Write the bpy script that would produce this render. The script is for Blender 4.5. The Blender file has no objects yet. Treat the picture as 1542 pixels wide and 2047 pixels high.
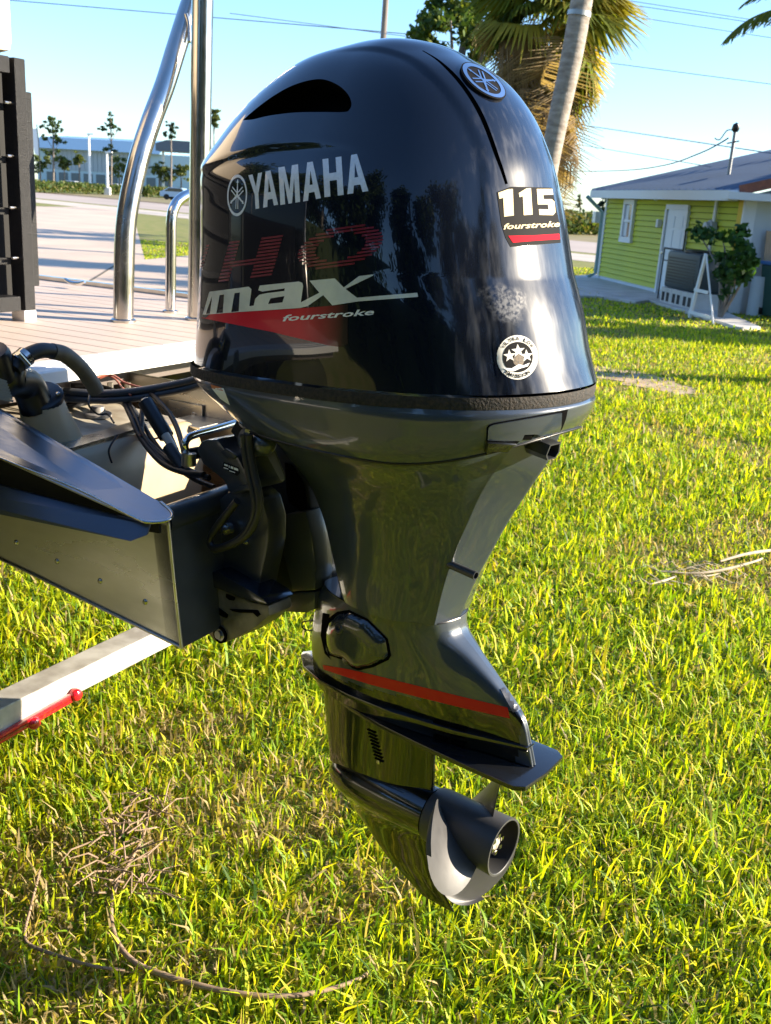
import bpy, bmesh, math, random
import numpy as np
from mathutils import Vector, Matrix
from mathutils.bvhtree import BVHTree
from mathutils.geometry import delaunay_2d_cdt
from math import sin, cos, radians, pi, degrees, atan2, sqrt

random.seed(7); RNG = np.random.default_rng(7)
SC = bpy.context.scene
COL = SC.collection
rad = radians

# ------------------------------------------------------------------ camera, sky, sun, exposure
FOC, CAM_H, PITCH, ROLL = 2000., 1.55, rad(17.3), rad(3.6)
PW, PH = 1542., 2047.
FW = Vector((0, cos(PITCH), -sin(PITCH)))
_U0 = Vector((0, sin(PITCH), cos(PITCH))); _R0 = Vector((1, 0, 0))
UPV = _U0*cos(ROLL) - _R0*sin(ROLL); RT = _R0*cos(ROLL) + _U0*sin(ROLL)
CAM = Vector((0, 0, CAM_H))
cd = bpy.data.cameras.new('camera'); cam = bpy.data.objects.new('camera', cd); COL.objects.link(cam)
cam.matrix_world = Matrix(((RT.x, UPV.x, -FW.x, 0), (RT.y, UPV.y, -FW.y, 0), (RT.z, UPV.z, -FW.z, CAM_H), (0, 0, 0, 1)))
cd.sensor_fit = 'VERTICAL'; cd.sensor_height = 24.0; cd.lens = 24.0*FOC/PH
cd.clip_start = 0.05; cd.clip_end = 3000
cd.dof.use_dof = True; cd.dof.focus_distance = 1.6; cd.dof.aperture_fstop = 9.0
SC.camera = cam

SUN_AZ, SUN_EL = rad(2), rad(18.5)
w = bpy.data.worlds.new('World'); SC.world = w; w.use_nodes = True
nt = w.node_tree; bgn = nt.nodes['Background']
skyn = nt.nodes.new('ShaderNodeTexSky'); skyn.sky_type = 'NISHITA'; skyn.sun_disc = False
skyn.sun_elevation = SUN_EL; skyn.sun_rotation = pi/2 - SUN_AZ
skyn.air_density = 1.0; skyn.dust_density = 0.3; skyn.ozone_density = 3.0
wb = nt.nodes.new('ShaderNodeMixRGB'); wb.blend_type = 'MULTIPLY'; wb.inputs[0].default_value = 1.0; wb.inputs[2].default_value = (.83, .965, 1.13, 1)   # camera white balance, the same in every direction
nt.links.new(skyn.outputs[0], wb.inputs[1]); nt.links.new(wb.outputs[0], bgn.inputs[0]); bgn.inputs[1].default_value = 0.098
sl = bpy.data.lights.new('sun', 'SUN'); sl.energy = 5.0; sl.angle = rad(0.53); sl.color = (1.0, 0.86, 0.66)
so = bpy.data.objects.new('sun', sl); COL.objects.link(so)
sd = Vector((cos(SUN_AZ)*cos(SUN_EL), sin(SUN_AZ)*cos(SUN_EL), sin(SUN_EL)))
so.rotation_euler = sd.to_track_quat('Z', 'Y').to_euler(); so.location = sd*30
SC.view_settings.view_transform = 'Standard'; SC.view_settings.look = 'None'
SC.view_settings.exposure = 1.78; SC.view_settings.gamma = 1.0
SC.render.engine = 'CYCLES'
SC.cycles.max_bounces = 8; SC.cycles.use_denoising = True

# ------------------------------------------------------------------ measuring helpers: where a line of sight meets a real plane
MTH, BTH = rad(-36.5), rad(-28)
ORG = Vector((0.01379, 1.74763, 0.0))
def frame(th): return Vector((cos(th), sin(th), 0)), Vector((-sin(th), cos(th), 0))
MA, MS = frame(MTH); BA, BS = frame(BTH)
def ray(u, v): return FW + RT*((u-PW/2)/FOC) + UPV*((PH/2-v)/FOC)
def G(u, v, z=0.):
    r = ray(u, v); return CAM + r*((z-CAM_H)/r.z)
def at_y(u, v, y):
    r = ray(u, v); return CAM + r*(y/r.y)
def loc(p, A, S): q = p-ORG; return Vector((q.dot(A), q.dot(S), p.z))
def my(u, v, y):
    r = ray(u, v); return loc(CAM + r*((ORG+MS*y-CAM).dot(MS)/r.dot(MS)), MA, MS)
def mx(u, v, x):
    r = ray(u, v); return loc(CAM + r*((ORG+MA*x-CAM).dot(MA)/r.dot(MA)), MA, MS)
def by(u, v, y):
    r = ray(u, v); return loc(CAM + r*((ORG+BS*y-CAM).dot(BS)/r.dot(BS)), BA, BS)
def bx(u, v, x):
    r = ray(u, v); return loc(CAM + r*((ORG+BA*x-CAM).dot(BA)/r.dot(BA)), BA, BS)
def bz(u, v, z): return loc(G(u, v, z), BA, BS)
def mproj_np(P):
    W = np.array(ORG) + P[:, :1]*np.array(MA) + P[:, 1:2]*np.array(MS) + P[:, 2:]*np.array([0, 0, 1.]) - np.array(CAM)
    z = W@np.array(FW)
    return np.stack([PW/2+FOC*(W@np.array(RT))/z, PH/2-FOC*(W@np.array(UPV))/z], 1)

# ------------------------------------------------------------------ mesh helpers
class MB:
    def __init__(s): s.v = []; s.f = []
    def add(s, vs, fs):
        n = len(s.v); s.v += [tuple(p) for p in vs]; s.f += [tuple(i+n for i in f) for f in fs]; return s
    def box(s, c, d, rz=0, M=None):
        x, y, z = [k/2 for k in d]
        vs = [Vector(p) for p in ((-x,-y,-z),(x,-y,-z),(x,y,-z),(-x,y,-z),(-x,-y,z),(x,-y,z),(x,y,z),(-x,y,z))]
        if M is None: M = Matrix.Rotation(rz, 3, 'Z')
        vs = [M@p + Vector(c) for p in vs]
        return s.add(vs, [(0,3,2,1),(4,5,6,7),(0,1,5,4),(1,2,6,5),(2,3,7,6),(3,0,4,7)])
    def bar(s, a, b, wd, h, up=(0,0,1)):
        a, b = Vector(a), Vector(b); d = b-a; L = d.length; d.normalize()
        sx = d.cross(Vector(up)); sx.normalize(); u = sx.cross(d)
        M = Matrix((d, sx, u)).transposed()
        return s.box((a+b)/2, (L, wd, h), M=M)
    def tube(s, pts, r, n=10, cap=True, smooth=0):
        pts = [Vector(p) for p in pts]
        if smooth: pts = catmull(pts, smooth)
        rs = r if isinstance(r, (list, tuple)) else None
        if rs:
            m = len(pts); rr = [rs[0] + 0]*m
            for i in range(m):
                t = i/(m-1)*(len(rs)-1); k = min(int(t), len(rs)-2); rr[i] = rs[k]+(rs[k+1]-rs[k])*(t-k)
        else: rr = [r]*len(pts)
        t0 = (pts[1]-pts[0]).normalized()
        nrm = t0.cross(Vector((0, 0, 1)))
        if nrm.length < 1e-3: nrm = t0.cross(Vector((1, 0, 0)))
        nrm.normalize(); vs = []
        for i, p in enumerate(pts):
            t = (pts[min(i+1, len(pts)-1)]-pts[max(i-1, 0)]).normalized()
            nrm = (nrm - t*nrm.dot(t)).normalized(); b = t.cross(nrm)
            for k in range(n):
                a = 2*pi*k/n; vs.append(p + (nrm*cos(a)+b*sin(a))*rr[i])
        fs = [(i*n+k, i*n+(k+1) % n, (i+1)*n+(k+1) % n, (i+1)*n+k) for i in range(len(pts)-1) for k in range(n)]
        if cap: fs += [tuple(range(n-1, -1, -1)), tuple((len(pts)-1)*n+k for k in range(n))]
        return s.add(vs, fs)
    def lathe(s, prof, o, axis, n=24, caps=True):   # prof [(along, radius)]
        o = Vector(o); ax = Vector(axis).normalized(); e = ax.orthogonal().normalized(); f = ax.cross(e); vs = []
        for (a, r) in prof:
            for k in range(n):
                t = 2*pi*k/n; vs.append(o + ax*a + (e*cos(t)+f*sin(t))*r)
        m = len(prof)
        fs = [(i*n+k, i*n+(k+1) % n, (i+1)*n+(k+1) % n, (i+1)*n+k) for i in range(m-1) for k in range(n)]
        if caps: fs += [tuple(range(n-1, -1, -1)), tuple((m-1)*n+k for k in range(n))]
        return s.add(vs, fs)
    def prism(s, poly, ext):    # 3-D polygon extruded by vector
        ext = Vector(ext); n = len(poly); p = [Vector(q) for q in poly]
        vs = p + [q+ext for q in p]
        return s.add(vs, [tuple(range(n)), tuple(range(2*n-1, n-1, -1))] + [(i, i+n, (i+1) % n+n, (i+1) % n) for i in range(n)])
    def grid(s, rows, closed=False, cap0=False, cap1=False):
        n = len(rows[0]); vs = [p for r in rows for p in r]; fs = []
        for i in range(len(rows)-1):
            for k in range(n if closed else n-1):
                fs.append((i*n+k, i*n+(k+1) % n, (i+1)*n+(k+1) % n, (i+1)*n+k))
        if cap0: fs.append(tuple(range(n-1, -1, -1)))
        if cap1: fs.append(tuple((len(rows)-1)*n+k for k in range(n)))
        return s.add(vs, fs)
def catmull(p, k):
    out = []; n = len(p)
    for i in range(n-1):
        a = p[max(i-1, 0)]; b = p[i]; c = p[i+1]; d = p[min(i+2, n-1)]
        for j in range(k):
            t = j/k
            out.append(b + ((c-a)*t + (a*2-b*5+c*4-d)*t*t + (b*3-a-c*3+d)*t**3)*0.5)
    out.append(p[-1]); return out
def obj(name, mb, mat=None, parent=None, smooth=None, bevel=0, fix=True, mats=None):
    me = bpy.data.meshes.new(name)
    if isinstance(mb, MB): me.from_pydata([tuple(p) for p in mb.v], [], mb.f)
    else: me.from_pydata(mb[0], [], mb[1])
    if fix or bevel:
        bm = bmesh.new(); bm.from_mesh(me)
        if fix: bmesh.ops.recalc_face_normals(bm, faces=bm.faces)
        if bevel:
            es = [e for e in bm.edges if len(e.link_faces) == 2 and e.calc_face_angle(0) > 0.6]
            bmesh.ops.bevel(bm, geom=es, offset=bevel, segments=2, affect='EDGES', profile=0.6, clamp_overlap=True)
        bm.to_mesh(me); bm.free()
    for m in (mats or ([mat] if mat else [])): me.materials.append(m)
    if smooth is not None:
        me.polygons.foreach_set('use_smooth', [True]*len(me.polygons))
        try: me.set_sharp_from_angle(angle=rad(smooth))
        except Exception: pass
    me.update()
    o = bpy.data.objects.new(name, me); COL.objects.link(o)
    if parent: o.parent = parent
    return o
def tag(o, label=None, cat=None, group=None, kind=None):
    if label: o['label'] = label
    if cat: o['category'] = cat
    if group: o['group'] = group
    if kind: o['kind'] = kind
    return o
def thing(name, label, cat, loc_=(0, 0, 0), rz=0, group=None):
    o = bpy.data.objects.new(name, None); COL.objects.link(o); o.location = loc_; o.rotation_euler = (0, 0, rz)
    o.empty_display_size = 0.1
    return tag(o, label, cat, group)
def copy_tree(o, parent=None):
    c = o.copy(); COL.objects.link(c); c.parent = parent
    for ch in list(o.children): copy_tree(ch, c)
    return c
def np_mesh(name, V, F, mat, parent=None, col=None, smooth=False):   # quads or tris from numpy
    me = bpy.data.meshes.new(name); k = F.shape[1]
    me.vertices.add(len(V)); me.vertices.foreach_set('co', np.ascontiguousarray(V, dtype=np.float32).ravel())
    me.loops.add(F.size); me.loops.foreach_set('vertex_index', np.ascontiguousarray(F, dtype=np.int32).ravel())
    me.polygons.add(len(F)); me.polygons.foreach_set('loop_start', np.arange(0, F.size, k, dtype=np.int32))
    if smooth: me.polygons.foreach_set('use_smooth', np.ones(len(F), dtype=bool))
    me.materials.append(mat); me.update(calc_edges=True)
    if col is not None:
        a = me.color_attributes.new('tint', 'FLOAT_COLOR', 'POINT')
        c4 = np.ones((len(V), 4), dtype=np.float32); c4[:, :3] = col; a.data.foreach_set('color', c4.ravel())
    o = bpy.data.objects.new(name, me); COL.objects.link(o)
    if parent: o.parent = parent
    return o

# ------------------------------------------------------------------ materials
MATS = {}
def mat(name, col=(.5, .5, .5), rough=.5, metal=0., coat=0., coat_rough=.03, spec=.5, var=None, scale=8., bump=0., bump_scale=60., stretch=None, trans=None, rvar=0., vcol=False):
    if name in MATS: return MATS[name]
    m = bpy.data.materials.new(name); m.use_nodes = True; N = m.node_tree.nodes; L = m.node_tree.links
    p = N['Principled BSDF']; p.inputs['Base Color'].default_value = (*col, 1)
    p.inputs['Roughness'].default_value = rough; p.inputs['Metallic'].default_value = metal
    p.inputs['Coat Weight'].default_value = coat; p.inputs['Coat Roughness'].default_value = coat_rough
    p.inputs['Specular IOR Level'].default_value = spec
    tc = N.new('ShaderNodeTexCoord'); mp = N.new('ShaderNodeMapping'); L.new(tc.outputs['Object'], mp.inputs[0])
    if stretch: mp.inputs['Scale'].default_value = stretch
    nz = N.new('ShaderNodeTexNoise'); nz.inputs['Scale'].default_value = scale; nz.inputs['Detail'].default_value = 5
    L.new(mp.outputs[0], nz.inputs[0])
    colout = None
    if vcol:
        at = N.new('ShaderNodeAttribute'); at.attribute_name = 'tint'; colout = at.outputs['Color']
    if var is not None:
        cr = N.new('ShaderNodeValToRGB'); cr.color_ramp.elements[0].position = .36; cr.color_ramp.elements[1].position = .66
        cr.color_ramp.elements[0].color = (*col, 1); cr.color_ramp.elements[1].color = (*var, 1)
        L.new(nz.outputs[0], cr.inputs[0]); colout = cr.outputs[0]
    if colout is not None: L.new(colout, p.inputs['Base Color'])
    if rvar:
        mr = N.new('ShaderNodeMapRange'); mr.inputs[1].default_value = .35; mr.inputs[2].default_value = .7
        mr.inputs[3].default_value = rough; mr.inputs[4].default_value = rough+rvar
        L.new(nz.outputs[0], mr.inputs[0]); L.new(mr.outputs[0], p.inputs['Roughness'])
    if bump:
        b = N.new('ShaderNodeBump'); b.inputs['Strength'].default_value = bump; b.inputs['Distance'].default_value = .01
        n2 = N.new('ShaderNodeTexNoise'); n2.inputs['Scale'].default_value = bump_scale; n2.inputs['Detail'].default_value = 4
        L.new(mp.outputs[0], n2.inputs[0]); L.new(n2.outputs[0], b.inputs['Height']); L.new(b.outputs[0], p.inputs['Normal'])
    if trans:
        tr = N.new('ShaderNodeBsdfTranslucent'); mx_ = N.new('ShaderNodeMixShader'); mx_.inputs[0].default_value = trans[0]
        if colout is not None:
            hs = N.new('ShaderNodeMixRGB'); hs.blend_type = 'MULTIPLY'; hs.inputs[0].default_value = 1
            L.new(colout, hs.inputs[1]); hs.inputs[2].default_value = (*trans[1], 1); L.new(hs.outputs[0], tr.inputs[0])
        else: tr.inputs[0].default_value = (*[c*t for c, t in zip(col, trans[1])], 1)
        L.new(p.outputs[0], mx_.inputs[1]); L.new(tr.outputs[0], mx_.inputs[2])
        L.new(mx_.outputs[0], N['Material Output'].inputs[0])
    MATS[name] = m; return m
def paint_mat():
    # dark navy gloss paint; the aft face carries dusty streaks and a scuffed patch (wear with its own shape)
    m = mat('navy_paint', (.0045, .0065, .013), rough=.22, coat=1., coat_rough=.025, spec=.12)
    N = m.node_tree.nodes; L = m.node_tree.links; p = N['Principled BSDF']; tc = [n for n in N if n.type == 'TEX_COORD'][0]
    def node(t, **k):
        n = N.new(t)
        for a, b in k.items(): setattr(n, a, b)
        return n
    def math_(op, a, b=None, clamp=False):
        n = node('ShaderNodeMath', operation=op, use_clamp=clamp)
        for i, q in enumerate((a, b)):
            if q is None: continue
            if isinstance(q, (int, float)): n.inputs[i].default_value = q
            else: L.new(q, n.inputs[i])
        return n.outputs[0]
    sx = node('ShaderNodeSeparateXYZ'); L.new(tc.outputs['Object'], sx.inputs[0])
    def ramp(v, a, b):
        n = node('ShaderNodeMapRange', clamp=True); L.new(v, n.inputs[0]); n.inputs[1].default_value = a; n.inputs[2].default_value = b; return n.outputs[0]
    aft = ramp(math_('ADD', sx.outputs[0], math_('MULTIPLY', sx.outputs[2], .12)), .355, .40)
    mp = node('ShaderNodeMapping'); mp.inputs['Scale'].default_value = (60, 90, 3.0); L.new(tc.outputs['Object'], mp.inputs[0])
    st = node('ShaderNodeTexNoise'); st.inputs['Scale'].default_value = 1.; st.inputs['Detail'].default_value = 5; L.new(mp.outputs[0], st.inputs[0])
    sp = node('ShaderNodeTexNoise'); sp.inputs['Scale'].default_value = 180; sp.inputs['Detail'].default_value = 3; L.new(tc.outputs['Object'], sp.inputs[0])
    ws = node('ShaderNodeTexNoise'); ws.inputs['Scale'].default_value = 30; ws.inputs['Detail'].default_value = 6; L.new(tc.outputs['Object'], ws.inputs[0])
    streak = math_('MULTIPLY', ramp(st.outputs[0], .50, .78), aft)
    # scuff ellipsoid
    c = SCUFF
    vd = node('ShaderNodeVectorMath', operation='SUBTRACT'); L.new(tc.outputs['Object'], vd.inputs[0]); vd.inputs[1].default_value = c
    vs = node('ShaderNodeVectorMath', operation='MULTIPLY'); L.new(vd.outputs[0], vs.inputs[0]); vs.inputs[1].default_value = (1/.09, 1/.032, 1/.032)
    ln = node('ShaderNodeVectorMath', operation='LENGTH'); L.new(vs.outputs[0], ln.inputs[0])
    edge = math_('ADD', ln.outputs['Value'], math_('MULTIPLY', math_('SUBTRACT', ws.outputs[0], .5), 1.6))
    scuff = math_('MULTIPLY', ramp(edge, 1.05, .45), ramp(sp.outputs[0], .34, .70))
    dirt = math_('ADD', math_('MULTIPLY', streak, .10), math_('MULTIPLY', scuff, .34), True)
    mixc = node('ShaderNodeMixRGB'); L.new(dirt, mixc.inputs[0]); mixc.inputs[1].default_value = (.0045, .0065, .013, 1); mixc.inputs[2].default_value = (.42, .43, .46, 1)
    L.new(mixc.outputs[0], p.inputs['Base Color'])
    r = math_('ADD', math_('MULTIPLY', aft, math_('ADD', math_('MULTIPLY', st.outputs[0], .22), .02)), .16)
    L.new(r, p.inputs['Roughness'])
    cr = math_('ADD', math_('MULTIPLY', aft, math_('ADD', math_('MULTIPLY', st.outputs[0], .16), .01)), .02)
    L.new(math_('ADD', cr, math_('MULTIPLY', scuff, .4)), p.inputs['Coat Roughness'])
    L.new(math_('SUBTRACT', 1.0, math_('MULTIPLY', scuff, .9), True), p.inputs['Coat Weight'])
    return m
BLACK = mat('black_plastic', (.006, .006, .007), .35)
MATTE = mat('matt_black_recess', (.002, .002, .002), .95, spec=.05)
GREY = mat('graphite_paint', (.034, .045, .062), .28, coat=1., coat_rough=.05, rvar=.05, scale=30)
CAST = mat('dark_cast_metal', (.026, .028, .033), .33, coat=.35, coat_rough=.15, bump=.05, bump_scale=120)
GLOSSB = mat('gloss_black_metal', (.006, .0065, .007), .16, coat=1, coat_rough=.05)
PROPM = mat('prop_black_paint', (.048, .048, .05), .42, rvar=.1, scale=40)
ALU = mat('polished_aluminium', (.54, .52, .48), .16, metal=1., rvar=.12, scale=18)
CHROME = mat('bright_steel', (.72, .71, .69), .09, metal=1.)
ALUD = mat('dull_aluminium', (.56, .55, .52), .24, metal=1., var=(.42, .41, .38), scale=3, rvar=.20, stretch=(1.2, 1, 4), bump=.01, bump_scale=200)
ALUW = mat('white_anodised_aluminium', (.72, .71, .69), .35, metal=0., rvar=.1)
TRAIL = mat('galvanised_beam', (.58, .57, .54), .5, metal=.2, var=(.34, .32, .29), scale=16, rvar=.15)
RUB = mat('weathered_rubber_seal', (.006, .006, .006), .8, var=(.030, .022, .016), scale=160, bump=.3, bump_scale=240)
RED = mat('red_reflector', (.55, .008, .02), .15, coat=1)
REDP = mat('red_stripe_print', (.60, .012, .012), .4, spec=.2, coat=.15)
SILV = mat('silver_print', (.84, .86, .88), .35, coat=.6, var=(.74, .76, .78), scale=200)
CHAMP = mat('champagne_print', (.78, .78, .68), .3, coat=.8, var=(.60, .62, .55), scale=22)
CREAMP = mat('cream_print', (.66, .56, .36), .7, spec=.06)
WHITEP = mat('white_print', (.85, .85, .83), .4, coat=.4)
DARKP = mat('black_print', (.010, .010, .011), .7, spec=.08)
FADRED = mat('faded_red_print', (.20, .008, .022), .3, coat=1)
TANK = mat('cream_tank_plastic', (.62, .50, .32), .42, var=(.52, .40, .25), scale=6, trans=(.25, (1.1, .95, .7)))
TANKT = mat('grubby_tank_top', (.46, .42, .33), .6, var=(.24, .20, .15), scale=14)
HOSE = mat('black_hose', (.012, .012, .013), .45)
HOSEG = mat('grey_hose', (.06, .065, .075), .4)
HOSET = mat('tan_sleeve', (.16, .135, .10), .6, var=(.11, .09, .07), scale=40)
COPPER = mat('copper_wire', (.35, .10, .06), .5)
DECK = mat('beige_deck_vinyl', (.60, .48, .385), .6, var=(.51, .405, .325), scale=10, bump=.08, bump_scale=180, stretch=(.25, 1, 1))
DECKG = mat('deck_seam', (.12, .10, .09), .8)
BLKM = mat('black_textured_frame', (.006, .006, .0065), .5, bump=.5, bump_scale=420)
CUSH = mat('cream_cushion', (.56, .46, .35), .6, bump=.03, bump_scale=150)

# ------------------------------------------------------------------ ground, drive, road
LAWN = mat('lawn_soil', (.15, .175, .018), .9, var=(.24, .21, .06), scale=2.2, bump=.6, bump_scale=60)
def sheet(name, pts, z, m, label=None, n=1):
    mb = MB(); mb.add([(p[0], p[1], z) for p in pts], [tuple(range(len(pts)))])
    o = obj(name, mb, m); tag(o, kind='structure'); return o
g_ = MB(); R_ = 1500
rings = [0, 5, 12, 30, 80, 250, R_]
gv = [(0, 0, 0)]; gf = []
for r in rings[1:]:
    gv += [(r*cos(2*pi*k/32), r*sin(2*pi*k/32), 0) for k in range(32)]
for k in range(32): gf.append((0, 1+k, 1+(k+1) % 32))
for i in range(len(rings)-2):
    for k in range(32):
        a = 1+i*32; gf.append((a+k, a+32+k, a+32+(k+1) % 32, a+(k+1) % 32))
g_.add(gv, gf); tag(obj('lawn', g_, LAWN), kind='structure')
CONC = mat('pale_concrete', (.60, .47, .36), .85, var=(.48, .38, .30), scale=.5, bump=.15, bump_scale=20)
ROADM = mat('pale_asphalt', (.42, .35, .30), .9, var=(.36, .30, .26), scale=.15, bump=.1, bump_scale=8)  # pale sandy road colour, slightly mottled
SIDEW = mat('pale_walk', (.56, .48, .40), .85, var=(.46, .40, .33), scale=.6)
PATHM = mat('old_path_concrete', (.56, .55, .53), .85, var=(.42, .41, .39), scale=2.5, bump=.2, bump_scale=30)
VERGE = mat('dry_verge', (.16, .15, .05), .95, var=(.26, .20, .10), scale=.35, bump=.4, bump_scale=4)
MULCH = mat('brown_mulch', (.12, .07, .045), .95, var=(.07, .045, .03), scale=3)
# road runs from upper left to right behind the boat and the motor
ra, rb_ = Vector((-27, 88, 0)), Vector((8.5, 48, 0)); rd = (rb_-ra).normalized(); rn = Vector((-rd.y, rd.x, 0))
def strip(name, off0, off1, z, m, t0=-160, t1=120):
    return sheet(name, [ra+rd*t0+rn*off0, ra+rd*t1+rn*off0, ra+rd*t1+rn*off1, ra+rd*t0+rn*off1], z, m)
strip('road', -5.0, 7.5, .008, ROADM)
strip('far_verge', 7.6, 30, .006, VERGE)
strip('sidewalk', -11.0, -6.4, .008, SIDEW)
sheet('driveway', [G(-500, 520), G(-40, 424), G(20, 412), G(200, 415), G(266, 428), G(272, 450), G(290, 520), G(420, 508), G(560, 545), G(560, 660), G(-400, 690)], .012, CONC)
jm = MB()
for a, b in (((215, 560), (225, 545)), ):
    pass
jm.bar(G(150, 582)+Vector((0, 0, .013)), G(262, 512)+Vector((0, 0, .013)), .05, .004)
tag(obj('driveway_joint', jm, mat('joint_dirt', (.12, .10, .07), .9)), kind='structure')
def slab_(name, pts, h, m): return tag(obj(name, MB().prism([Vector((p[0], p[1], -.02)) for p in pts], (0, 0, h+.02)), m), kind='structure')
slab_('garden_path', [G(1135, 556), G(1190, 552), G(1300, 578), G(1400, 606), G(1520, 660), G(1478, 661), G(1385, 632), G(1290, 602), G(1140, 578)], .050, PATHM)
slab_('side_path', [G(1135, 583), G(1215, 583), G(1300, 604), G(1270, 608), G(1200, 597), G(1135, 595)], .045, PATHM)
DIRT = mat('sandy_bare_soil', (.52, .39, .26), .95, var=(.36, .26, .16), scale=5, bump=.4, bump_scale=40)
def ragged(P, n=6, a=.10):
    q = random.Random(11); out = []
    for i in range(len(P)):
        A_, B_ = P[i], P[(i+1) % len(P)]
        for k in range(n): p = A_.lerp(B_, k/n); out.append(p+Vector((q.uniform(-a, a), q.uniform(-a, a), 0)))
    return out
sheet('bare_soil_patch', ragged([G(1100, 728), G(1180, 730), G(1260, 740), G(1330, 757), G(1405, 782), G(1380, 794), G(1300, 778), G(1200, 758), G(1100, 752)]), .006, DIRT)

# ------------------------------------------------------------------ grass blades (one object, stuff)
GRASSM = mat('grass_blade', rough=.55, spec=.35, vcol=True, trans=(.42, (1.5, 1.45, .55)))
def grass(name, zones):
    Vs = []; Fq = []; Cs = []; base = 0
    for (y0, y1, wid, rho, bw, bl) in zones:
        hw0 = lambda y: .39*abs(y)+wid
        n = int((y1-y0)*2*(.39*(abs(y0)+abs(y1))/2+wid)*rho)
        y = RNG.uniform(y0, y1, n); x = RNG.uniform(-1, 1, n)*(.39*np.abs(y)+wid)
        # patchy lawn: low-frequency pattern for length, colour and gaps
        pat = (np.sin(x*2.1+1.3*np.sin(y*1.7))+np.sin(y*2.6+1.1*np.sin(x*2.3+.5))+np.sin((x+y)*5.1)*.6+np.sin((x-1.4*y)*7.7)*.5)/3.1
        # keep off drive, paths, bare soil
        keep = RNG.uniform(0, 1, n) < (.62+.5*pat+.25)
        bs = in_poly(x, y, SOIL); keep &= ~(bs & (RNG.uniform(0, 1, n) < .72))
        for P in PAVED: keep &= ~in_poly(x, y, P)
        x, y, pat = x[keep], y[keep], pat[keep]; n = len(x)
        az = RNG.uniform(0, 2*pi, n); lean = np.abs(RNG.normal(.80, .48, n)); L = bl*RNG.gamma(6, 1/6., n)*(1+.30*pat)
        W = bw*RNG.uniform(.45, 1.4, n)
        dx, dy = np.cos(az), np.sin(az); face = az + pi/2 + RNG.normal(0, .5, n); wx, wy = np.cos(face)*W/2, np.sin(face)*W/2
        h1 = L*.55*np.cos(lean*.6); o1 = L*.55*np.sin(lean*.6)
        h2 = h1+L*.45*np.cos(lean*1.7); o2 = o1+L*.45*np.sin(lean*1.7); h2 = np.maximum(h2, .004)
        z0 = np.zeros(n)
        v = np.empty((n, 6, 3))
        v[:, 0] = np.stack([x-wx*.7, y-wy*.7, z0], 1); v[:, 1] = np.stack([x+wx*.7, y+wy*.7, z0], 1)
        v[:, 2] = np.stack([x+dx*o1+wx, y+dy*o1+wy, h1], 1); v[:, 3] = np.stack([x+dx*o1-wx, y+dy*o1-wy, h1], 1)
        v[:, 4] = np.stack([x+dx*o2+wx*.15, y+dy*o2+wy*.15, h2], 1); v[:, 5] = np.stack([x+dx*o2-wx*.15, y+dy*o2-wy*.15, h2], 1)
        idx = base+np.arange(n)[:, None]*6
        Fq.append(np.concatenate([idx+np.array([[0, 1, 2, 3]]), idx+np.array([[3, 2, 4, 5]])])); base += 6*n
        Vs.append(v.reshape(-1, 3))
        k = RNG.uniform(0, 1, n); t = RNG.uniform(.75, 1.2, n)[:, None]
        green = np.array([.19, .32, .012]); lime = np.array([.48, .55, .014]); yel = np.array([.66, .58, .035]); straw = np.array([.46, .36, .17]); deep = np.array([.05, .11, .012])
        c = np.where((k < .30)[:, None], green, np.where((k < .72)[:, None], lime, np.where((k < .80)[:, None], yel, np.where((k < .91)[:, None], straw, deep))))
        dry = (pat < -.38) & (RNG.uniform(0, 1, n) < .4); c = np.where(dry[:, None], straw*.85, c)
        Cs.append(np.repeat(c*t, 6, axis=0))
    return np_mesh(name, np.concatenate(Vs), np.concatenate(Fq), GRASSM, col=np.concatenate(Cs))
def in_poly(x, y, P):
    r = np.zeros(len(x), bool); n = len(P)
    for i in range(n):
        x0, y0 = P[i][0], P[i][1]; x1, y1 = P[(i+1) % n][0], P[(i+1) % n][1]
        if y0 == y1: continue
        c = ((y0 > y) != (y1 > y)) & (x < (x1-x0)*(y-y0)/(y1-y0)+x0); r ^= c
    return r
SOIL = [G(1110, 729), G(1180, 730), G(1260, 740), G(1330, 757), G(1400, 783), G(1380, 793), G(1300, 779), G(1200, 759), G(1110, 752)]
PAVED = [[G(-500, 520), G(-40, 424), G(20, 412), G(200, 415), G(266, 428), G(272, 450), G(290, 520), G(420, 508), G(560, 545), G(560, 660), G(-400, 690)],
         [G(1135, 556), G(1190, 552), G(1300, 578), G(1400, 606), G(1520, 660), G(1478, 661), G(1385, 632), G(1290, 602), G(1140, 578)]]
tag(grass('grass', [(-3.5, .9, 1.6, 1900, .014, .07), (.9, 3.0, .55, 21000, .0058, .050), (3.0, 5.5, .6, 9000, .0085, .054), (5.5, 9, .8, 3600, .011, .056),
                    (9, 15, 1.0, 1900, .012, .046), (15, 30, 1.5, 380, .024, .036)]), kind='stuff')

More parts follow.
